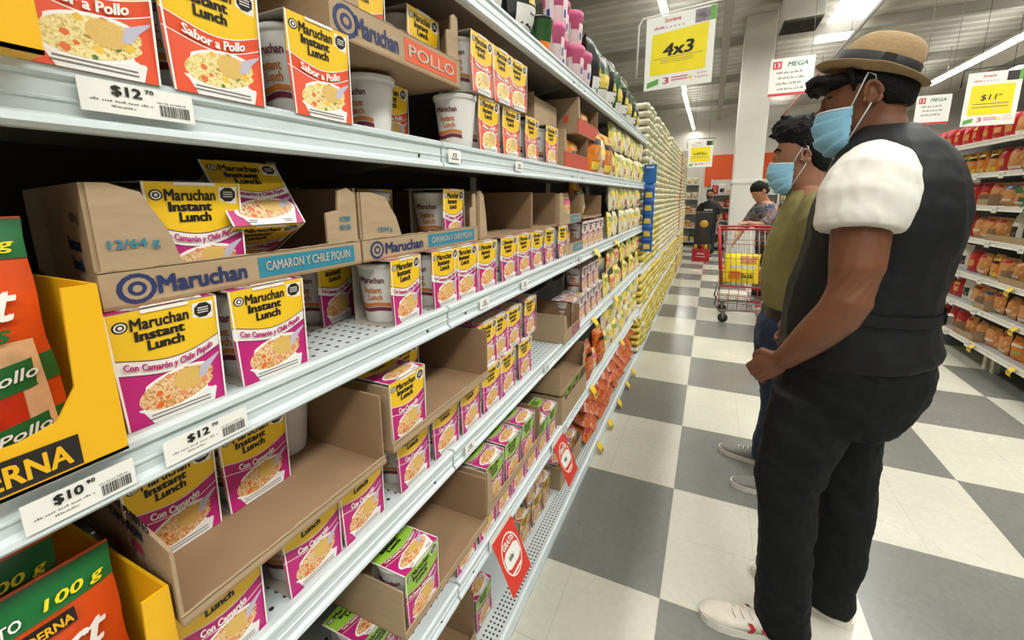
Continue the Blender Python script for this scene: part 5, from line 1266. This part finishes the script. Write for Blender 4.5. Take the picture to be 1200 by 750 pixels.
for s in (-1, 1): m.tube([(-.030, s*.078, 1.55), (-.034, s*.080, 1.505), (-.036, s*.079, 1.475)], [.014, .010, .004], 'hair_black', 6, flat=.5)
fuse(m, 'hair', 'hair_black', om, .0045, 1)
m = MB()
for s in (-1, 1): m.tube([(.046, s*.052, 1.523), (.060, s*.036, 1.531), (.067, s*.014, 1.525)], [.003, .0055, .0045], 'hair_black', 6)
m.build('eyebrows', om)
for s in (-1, 1): eye(om, (.049, s*.031, 1.502), s)
face_mask(om, [(.010, 1.342), (.045, 1.352), (.070, 1.378), (.086, 1.415), (.090, 1.445), (.080, 1.475)], (-.004, 1.375, 1.472), .076, (-.036, 1.462, 1.535))
m = MB()
for s in (1, -1): m.tube([(-.09, s*.115, 1.315), (-.095, s*.17, 1.29), (-.10, s*.20, 1.245), (-.112, s*.215, 1.185), (-.122, s*.222, 1.125)], [.05, .066, .072, .070, .064], 'olive_cotton', 18)
m.rings([slab(z, fb, ff, hl) for z, fb, ff, hl in ((.868, -.195, .048, .178), (.875, -.20, .054, .182), (.92, -.205, .066, .186), (.97, -.205, .073, .186), (1.08, -.202, .074, .182), (1.18, -.208, .058, .186), (1.27, -.205, .030, .186), (1.32, -.185, .016, .150), (1.348, -.165, .008, .10), (1.362, -.15, .006, .080))], 'olive_cotton')
ts = fuse(m, 't_shirt', 'olive_cotton', om, .006, 2, .010, .08)
m = MB(); m.tube([(.004+.012, .0, 1.335), (.028, .002, 1.30), (.034, .003, 1.27)], .004, 'olive_cotton', 6, flat=.5)
for k in range(2): m.ball((.026+.006*k, .003, 1.315-.025*k), (.003, .004, .004), 'buckle', nu=8, nv=5)
m.build('placket', ts)
m = MB()
m.rings([slab(z, fb, ff, hl) for z, fb, ff, hl in ((.825, -.193, .052, .176), (.868, -.190, .052, .174))], 'leather_black', True, False); 
for z, d in ((.825, -1), (.868, 1)): m.rings([slab(z, -.193, .052, .176), slab(z+.001*d, -.18, .04, .165)], 'leather_black', True, False)
be = m.build('belt', om)
m = MB(); m.rbox(.050, .058, -.022, .022, .828, .866, 'buckle', .003); m.build('buckle', be)
m = MB()
m.rings([slab(z, fb, ff, hl) for z, fb, ff, hl in ((.68, -.17, .068, .155), (.75, -.195, .070, .168), (.80, -.200, .066, .174), (.845, -.188, .046, .170))], 'denim_blue')
m.rings([slab(z, fb, ff, hl, l) for z, fb, ff, hl, l in ((.74, -.12, .070, .084, -.086), (.68, -.11, .075, .082, -.09), (.60, -.10, .068, .078, -.092), (.50, -.094, .048, .070, -.095), (.42, -.098, .022, .066, -.097), (.30, -.10, .014, .062, -.10), (.2, -.095, .022, .060, -.10), (.12, -.09, .032, .062, -.10), (.07, -.088, .032, .062, -.10), (.05, -.086, .028, .06, -.10))], 'denim_blue')
m.rings([slab(z, fb, ff, hl, l) for z, fb, ff, hl, l in ((.74, -.19, .04, .084, .086), (.68, -.185, .02, .082, .09), (.60, -.178, .0, .078, .092), (.50, -.168, -.02, .070, .095), (.42, -.172, -.04, .066, .097), (.30, -.172, -.05, .062, .10), (.2, -.165, -.045, .060, .10), (.12, -.16, -.035, .062, .10), (.07, -.158, -.035, .062, .10), (.05, -.156, -.038, .06, .10))], 'denim_blue')
fuse(m, 'jeans', 'denim_blue', om, .006, 2, .016, .07)
shoe(om, (-.105, -.095), (.180, -.165), 'shoe_grey', 'rubber')
shoe(om, (-.180, .085), (.110, .128), 'shoe_grey', 'rubber')

# ---------------- shopper leaning over the trolley
sw = thing('person', 'shopper in a patterned blouse and red shoes reaching into the red trolley', 'person', (.72, 4.60, 0), (0, 0, math.radians(-150)))
m = MB(); S_ = 'skin_light'
m.rings([slab(z, fb, ff, hl) for z, fb, ff, hl in ((.72, -.14, .10, .16), (.85, -.13, .11, .15), (1.0, -.09, .14, .145), (1.12, -.05, .18, .165), (1.22, -.01, .19, .165), (1.27, .03, .17, .09))], S_)
m.tube([(.09, 0, 1.24), (.125, 0, 1.30), (.15, 0, 1.34)], [.06, .052, .055], S_, 12)
M1 = MB(); head(M1, (0, 0), (.085, .070, .115), S_); Mh = Matrix.Translation((.185, 0, 1.385)) @ Matrix.Rotation(.55, 4, 'Y')
m.add(M1.v, M1.f, S_, True, Mh)
arm(m, [(.08, -.16, 1.20), (.12, -.22, 1.08), (.17, -.235, .98), (.26, -.17, .90), (.33, -.12, .83)], [.048, .043, .038, .034, .024], S_); hand(m, (.33, -.12, .83), (.7, .2, -.7), (.3, .9, .3), (-.5, 0, -.8), S_, .7, .9)
arm(m, [(.08, .16, 1.20), (.16, .21, 1.10), (.24, .22, 1.02), (.33, .20, 1.02), (.40, .17, 1.04)], [.048, .043, .038, .032, .024], S_); hand(m, (.40, .17, 1.04), (.9, -.2, -.1), (0, -.9, .3), (0, 0, -1), S_, 1.1, .9)
for s in (1, -1): m.tube([(-.01, s*.08, .76), (.0, s*.085, .45), (-.01, s*.09, .08)], [.075, .055, .036], S_, 12)
fuse(m, 'body', S_, sw, .007, 3)
m = MB(); m.add(*(lambda h: (h.v, h.f))(MB().rings([[(cx+rx*math.cos(2*PI*k/18), ry*math.sin(2*PI*k/18), z) for k in range(18)] for z, cx, rx, ry in ((-.05, -.05, .045, .06), (0, -.030, .078, .077), (.03, -.015, .090, .081), (.05, -.010, .094, .082), (.09, -.01, .080, .070), (.122, -.015, .045, .04))], 'hair_black')), 'hair_black', True, Mh)
m.ball(Mh @ Vector((-.105, 0, .02)), .035, 'hair_black')
fuse(m, 'hair', 'hair_black', sw, .006, 1)
m = MB()
m.rings([slab(z, fb, ff, hl) for z, fb, ff, hl in ((.78, -.16, .125, .178), (.9, -.135, .13, .168), (1.0, -.105, .155, .162), (1.12, -.065, .195, .182), (1.21, -.03, .202, .172), (1.262, .015, .175, .10))], 'blouse_print')
m.tube([(.08, -.12, 1.22), (.10, -.19, 1.12), (.145, -.225, 1.02), (.18, -.232, .965)], [.06, .066, .060, .056], 'blouse_print', 14); m.tube([(.08, .12, 1.22), (.13, .18, 1.13), (.20, .215, 1.06), (.25, .22, 1.02)], [.06, .064, .058, .054], 'blouse_print', 14)
fuse(m, 'blouse', 'blouse_print', sw, .008, 3)
m = MB(); m.rings([slab(z, fb, ff, hl) for z, fb, ff, hl in ((.60, -.15, .10, .155), (.72, -.165, .12, .175), (.82, -.15, .12, .168))], 'trouser_maroon')
for s in (1, -1): m.rings([slab(z, -.10, .085, .08-.02*(.6-z), s*.085) for z in (.62, .5, .4, .3, .2, .1)], 'denim_dark')
fuse(m, 'trousers', 'denim_dark', sw, .008, 2)
for s in (1, -1): shoe(sw, (-.07, s*.085), (.18, s*.115), 'shoe_red', 'rubber', hw=.042)
m = MB(); m.tube([(.30, -.166, .875), (.305, -.15, .868)], .034, 'tag_yellow', 12); m.build('bracelet', sw)

# ---------------- worker far down the aisle
fp = thing('person', 'small distant person in a dark T-shirt and black mask behind the coffee display', 'person', (.03, 9.1, 0), (0, 0, math.radians(-100)))
m = MB(); S_ = 'skin_tan'
m.rings([slab(z, -.12, .11, hl) for z, hl in ((.75, .16), (.95, .155), (1.1, .18), (1.18, .17), (1.22, .10))], S_)
m.tube([(0, 0, 1.2), (.01, 0, 1.3)], [.058, .055], S_, 12); M1 = MB(); head(M1, (0, 0), (.09, .072, .115), S_); m.add(M1.v, M1.f, S_, True, Matrix.Translation((.03, 0, 1.36)))
for s in (1, -1):
    arm(m, [(0, s*.17, 1.15), (0, s*.22, 1.0), (.02, s*.23, .88), (.10, s*.21, .78)], [.05, .044, .038, .026], S_); hand(m, (.10, s*.21, .78), (.6, 0, -.7), (.7, 0, .6), (0, -s, 0), S_, .9, .9)
    m.tube([(0, s*.085, .76), (.01, s*.09, .45), (0, s*.09, .08)], [.078, .056, .038], S_, 12)
fuse(m, 'body', S_, fp, .008, 3)
m = MB(); m.rings([[(.02+cx+rx*math.cos(2*PI*k/18), ry*math.sin(2*PI*k/18), 1.36+z) for k in range(18)] for z, cx, rx, ry in ((-.03, -.04, .06, .07), (.03, -.02, .085, .080), (.09, -.005, .085, .075), (.13, -.01, .05, .045))], 'hair_black'); fuse(m, 'hair', 'hair_black', fp, .007, 1)
m = MB(); m.rings([slab(z, -.14, .13, hl) for z, hl in ((.72, .18), (.95, .172), (1.1, .19), (1.18, .18), (1.235, .09))], 'band_black')
for s in (1, -1): m.tube([(0, s*.13, 1.17), (0, s*.20, 1.08), (0, s*.225, .97)], [.06, .066, .06], 'band_black', 14)
sh = fuse(m, 't_shirt', 'band_black', fp, .008, 3)
m = MB(); m.text('NON', 'white', lambda u, v: Vector((.138, u, v)), width=.16, height=.035, bold=.03, v0=1.05); bars(m, lambda u, v: Vector((.138, u, v)), -.09, .09, 1.0, .03, 'white', 4); m.build('shirt_print', sh)
m = MB(); m.rings([slab(z, -.13, .12, hl) for z, hl in ((.62, .16), (.76, .175))], 'denim_dark')
for s in (1, -1): m.rings([slab(z, -.085, .085, .08-.02*(.6-z), s*.085) for z in (.65, .5, .4, .3, .2, .1)], 'denim_dark')
fuse(m, 'trousers', 'denim_dark', fp, .008, 2)
m = MB(); m.ball((.075, 0, 1.32), (.058, .062, .05), 'black'); m.build('face_mask', fp)
for s in (1, -1): shoe(fp, (-.07, s*.09), (.19, s*.11), 'black', 'rubber')
# ------------------------------------------------------------------ trolley
mat('cart_red', 'a51c22', .4); mat('cart_wire', '8e8a84', .35, metal=.7); mat('cart_grey', '6c6862', .5); mat('tyre', '24221f', .7)
ct = thing('shopping_trolley', 'red and grey wire shopping trolley with a yellow bag in it', 'shopping trolley', (.16, 3.64, 0))
L_, W_ = .92, .50
def wire_panel(m, o, ux, vx, nu, nv, r, mm, mm2=None):
    o, ux, vx = Vector(o), Vector(ux), Vector(vx)
    for i in range(nu+1): m.tube([o+ux*(i/nu), o+ux*(i/nu)+vx], r, mm, 5)
    for j in range(nv+1): m.tube([o+vx*(j/nv), o+vx*(j/nv)+ux], r, mm2 or mm, 5)
sides = {'front': ((.0, 0, 1.0), (0, W_, 0), (.06, 0, -.60)), 'near': ((0, 0, 1.0), (L_, 0, 0), (.05, .03, -.60)), 'far': ((0, W_, 1.0), (L_, 0, 0), (.05, -.03, -.60)), 'rear': ((L_, 0, 1.0), (0, W_, 0), (-.02, 0, -.55))}
for k, (o, ux, vx) in sides.items():
    m = MB(); wire_panel(m, o, ux, vx, 18 if k in ('near', 'far') else 9, 4, .0032, 'cart_wire', 'cart_red'); m.build('basket_side', ct)
m = MB(); wire_panel(m, (.06, .03, .40), (L_-.10, 0, 0), (0, W_-.06, 0), 16, 7, .0032, 'cart_wire'); m.build('basket_floor', ct)
m = MB(); m.tube([(0, 0, 1.0), (L_, 0, 1.02), (L_, W_, 1.02), (0, W_, 1.0), (0, 0, 1.0)], .011, 'cart_red', 8); m.tube([(.0, -.004, 1.0), (.03, .0, .70), (.06, .028, .40)], .016, 'cart_red', 8); m.tube([(.0, W_+.004, 1.0), (.03, W_, .70), (.06, W_-.028, .40)], .016, 'cart_red', 8)
m.tube([(.05, .02, .40), (L_-.05, .02, .40)], .009, 'cart_red', 8); m.build('basket_rim', ct)
m = MB(); m.tube([(L_+.02, -.01, 1.04), (L_+.02, W_+.01, 1.04)], .016, 'cart_red', 10)
for y in (0.0, W_): m.tube([(L_, y, 1.02), (L_+.02, y, 1.04)], .010, 'cart_grey', 8)
m.build('handle', ct)
m = MB(); wire_panel(m, (.05, .02, .22), (L_-.12, 0, 0), (0, W_-.04, 0), 9, 5, .004, 'cart_grey'); wire_panel(m, (.05, .02, .14), (L_-.12, 0, 0), (0, .0, .24), 9, 3, .0035, 'cart_red'); m.build('lower_rack', ct)
m = MB()
for y in (.015, W_-.015): m.tube([(L_-.02, y, .42), (L_-.08, y, .20), (.05, y, .13), (.01, y, .20), (.05, y, .42)], .010, 'cart_grey', 8)
m.build('frame', ct)
for x in (.10, L_-.10):
    for y in (.03, W_-.03):
        m = MB(); m.lathe([(.012, -.011), (.046, -.011), (.050, -.006), (.050, .006), (.046, .011), (.012, .011)], 'tyre', 20, Matrix.Translation((x, y, .0505)) @ Matrix.Rotation(PI/2, 4, 'X')); wh = m.build('wheel', ct)
        m = MB(); m.prism([(x-.025, y-.016, .13), (x+.025, y-.016, .13), (x+.008, y-.016, .045), (x-.008, y-.016, .045)], (0, .003, 0), 'cart_grey'); m.prism([(x-.025, y+.013, .13), (x+.025, y+.013, .13), (x+.008, y+.013, .045), (x-.008, y+.013, .045)], (0, .003, 0), 'cart_grey'); m.box(x-.025, x+.025, y-.016, y+.016, .126, .134, 'cart_grey'); m.build('fork', wh)
# goods in it
m = MB(); S = pillow(m, .34, .31, .075, 'sign_yellow', seed=21)
patch(m, S, -.34, .40, .50, .60, 'bag_white', .0015); patch(m, S, -.05, .42, .66, .92, 'bread', .0015); patch(m, S, -.36, -.02, .12, .40, 'bag_orange', .0015); bars(m, lambda u, v: S(u, v, .003), .0, .36, .26, .18, 'ink', 5)
tag(m.build('snack_bag', None, (.40, 3.735, .432), (0, -.12, -PI/2)), 'big yellow snack bag standing in the red trolley', 'snack bag')
for i, (x, y, k, sc, l) in enumerate(((.245, 3.80, 'pale', .9, 'pale bag at the front of the trolley basket'), (.27, 4.02, 'greenbread', .9, 'orange and green bag deep in the trolley basket'), (.62, 3.86, 'crisps', .95, 'red crisp bag lying in the trolley behind the yellow bag'))):
    simple_thing('food_bag', BM[k], (x, y, .405), (0, -.1, -PI/2+.2*i), l, 'food bag', 'bags in the trolley', (sc, sc, sc))
# ------------------------------------------------------------------ display stand and shelves at the aisle end
mat('coffee_print', '241a14', .5, var=.5, vscale=6); mat('gold', 'b98a2c', .4); mat('display_red', 'a3171d', .45)
t = thing('display_stand', 'black coffee display stand with a gold disc on a red foot at the aisle end', 'display stand', (-.045, 8.45, 0))
MB().rbox(-.19, .15, -.14, .16, 0, .27, 'display_red', .01).build('foot', t)
m = MB(); m.rbox(-.17, .13, -.05, .12, .272, 1.02, 'coffee_print', .01)
m.build('panel', t)
m = MB(); m.lathe([(.001, 0), (.075, 0), (.08, .004), (.075, .008), (.001, .008)], 'gold', 24, Matrix.Translation((.0, -.052, .78)) @ Matrix.Rotation(PI/2, 4, 'X')); m.build('disc', t)
m = MB()
bars(m, lambda u, v: Vector((u, -.141, v)), -.09, .05, .17, .03, 'white', 3); bars(m, lambda u, v: Vector((u, -.141, v)), -.11, .07, .11, .02, 'white', 4)
m.build('lettering', t)
for k in range(5):
    m = MB(); m.lathe([(.001, 0), (.032, 0), (.034, .004), (.034, .075), (.028, .085), (.001, .086)], ['gold', 'coffee_print', 'display_red', 'gold', 'bag_green'][k], 14)
    tag(m.build('coffee_jar', None, (-.175+.065*k, 8.345, .2705)), 'small coffee jar, %s from the left on the red foot of the display' % nth(k), 'coffee jar', 'coffee jars at the display')
def end_shelf(x0, x1, y, h, label, seed, cols, rows=5):
    t = thing('end_shelving', label, 'shelving', ((x0+x1)/2, y, 0), group='shelving beyond the aisle end'); w = (x1-x0)/2
    MB().box(-w, w, .42, .45, 0, h, 'wall_paint').build('back_panel', t)
    for s in (-1, 1): MB().box(s*w-(.03 if s > 0 else 0), s*w+(.03 if s < 0 else 0), 0, .42, 0, h, 'white_paint').build('side_panel', t)
    rr = random.Random(seed)
    for k in range(rows):
        z = .1+(h-.15)*k/rows; sh = MB().box(-w+.03, w-.03, .01, .419, z-.02, z, 'shelf_paint').build('shelf', t)
    i = 0
    for k in range(rows):
        z = .1+(h-.15)*k/rows; x = -w+.09; c = 0
        while x < w-.10:
            q = rr.choice(cols); sc = rr.uniform(.85, 1.08)
            simple_thing('packet', BM[q], ((x0+x1)/2+x, y+.10, z+.001), (0, -.03, -PI/2+rr.uniform(-.1, .1)), '%s packet, %s along the %s row up of the %s' % ({'redbag': 'red', 'bluebread': 'blue', 'black': 'black', 'pale': 'pale', 'mixed': 'mixed', 'orange': 'orange', 'silver': 'white', 'biscuit': 'red', 'green': 'green'}[q], nth(c), nth(k), label.split(' ')[0]+' end shelves'), 'packet', 'packets beyond the aisle end', (sc, sc*1.05, sc*1.05)); c += 1
            x += .165
end_shelf(.02, 1.5, 10.6, 1.75, 'low end shelves of blue and red packets behind the column', 3, ['redbag', 'bluebread', 'silver', 'mixed', 'black'])
end_shelf(-2.6, -.25, 11.5, 2.1, 'tall end shelves past the left shelving', 5, ['silver', 'green', 'pale', 'orange', 'mixed'])
end_shelf(1.6, 3.6, 12.5, 1.9, 'wide end shelves of mixed packets by the right aisle', 6, ['redbag', 'orange', 'pale', 'biscuit', 'mixed'])
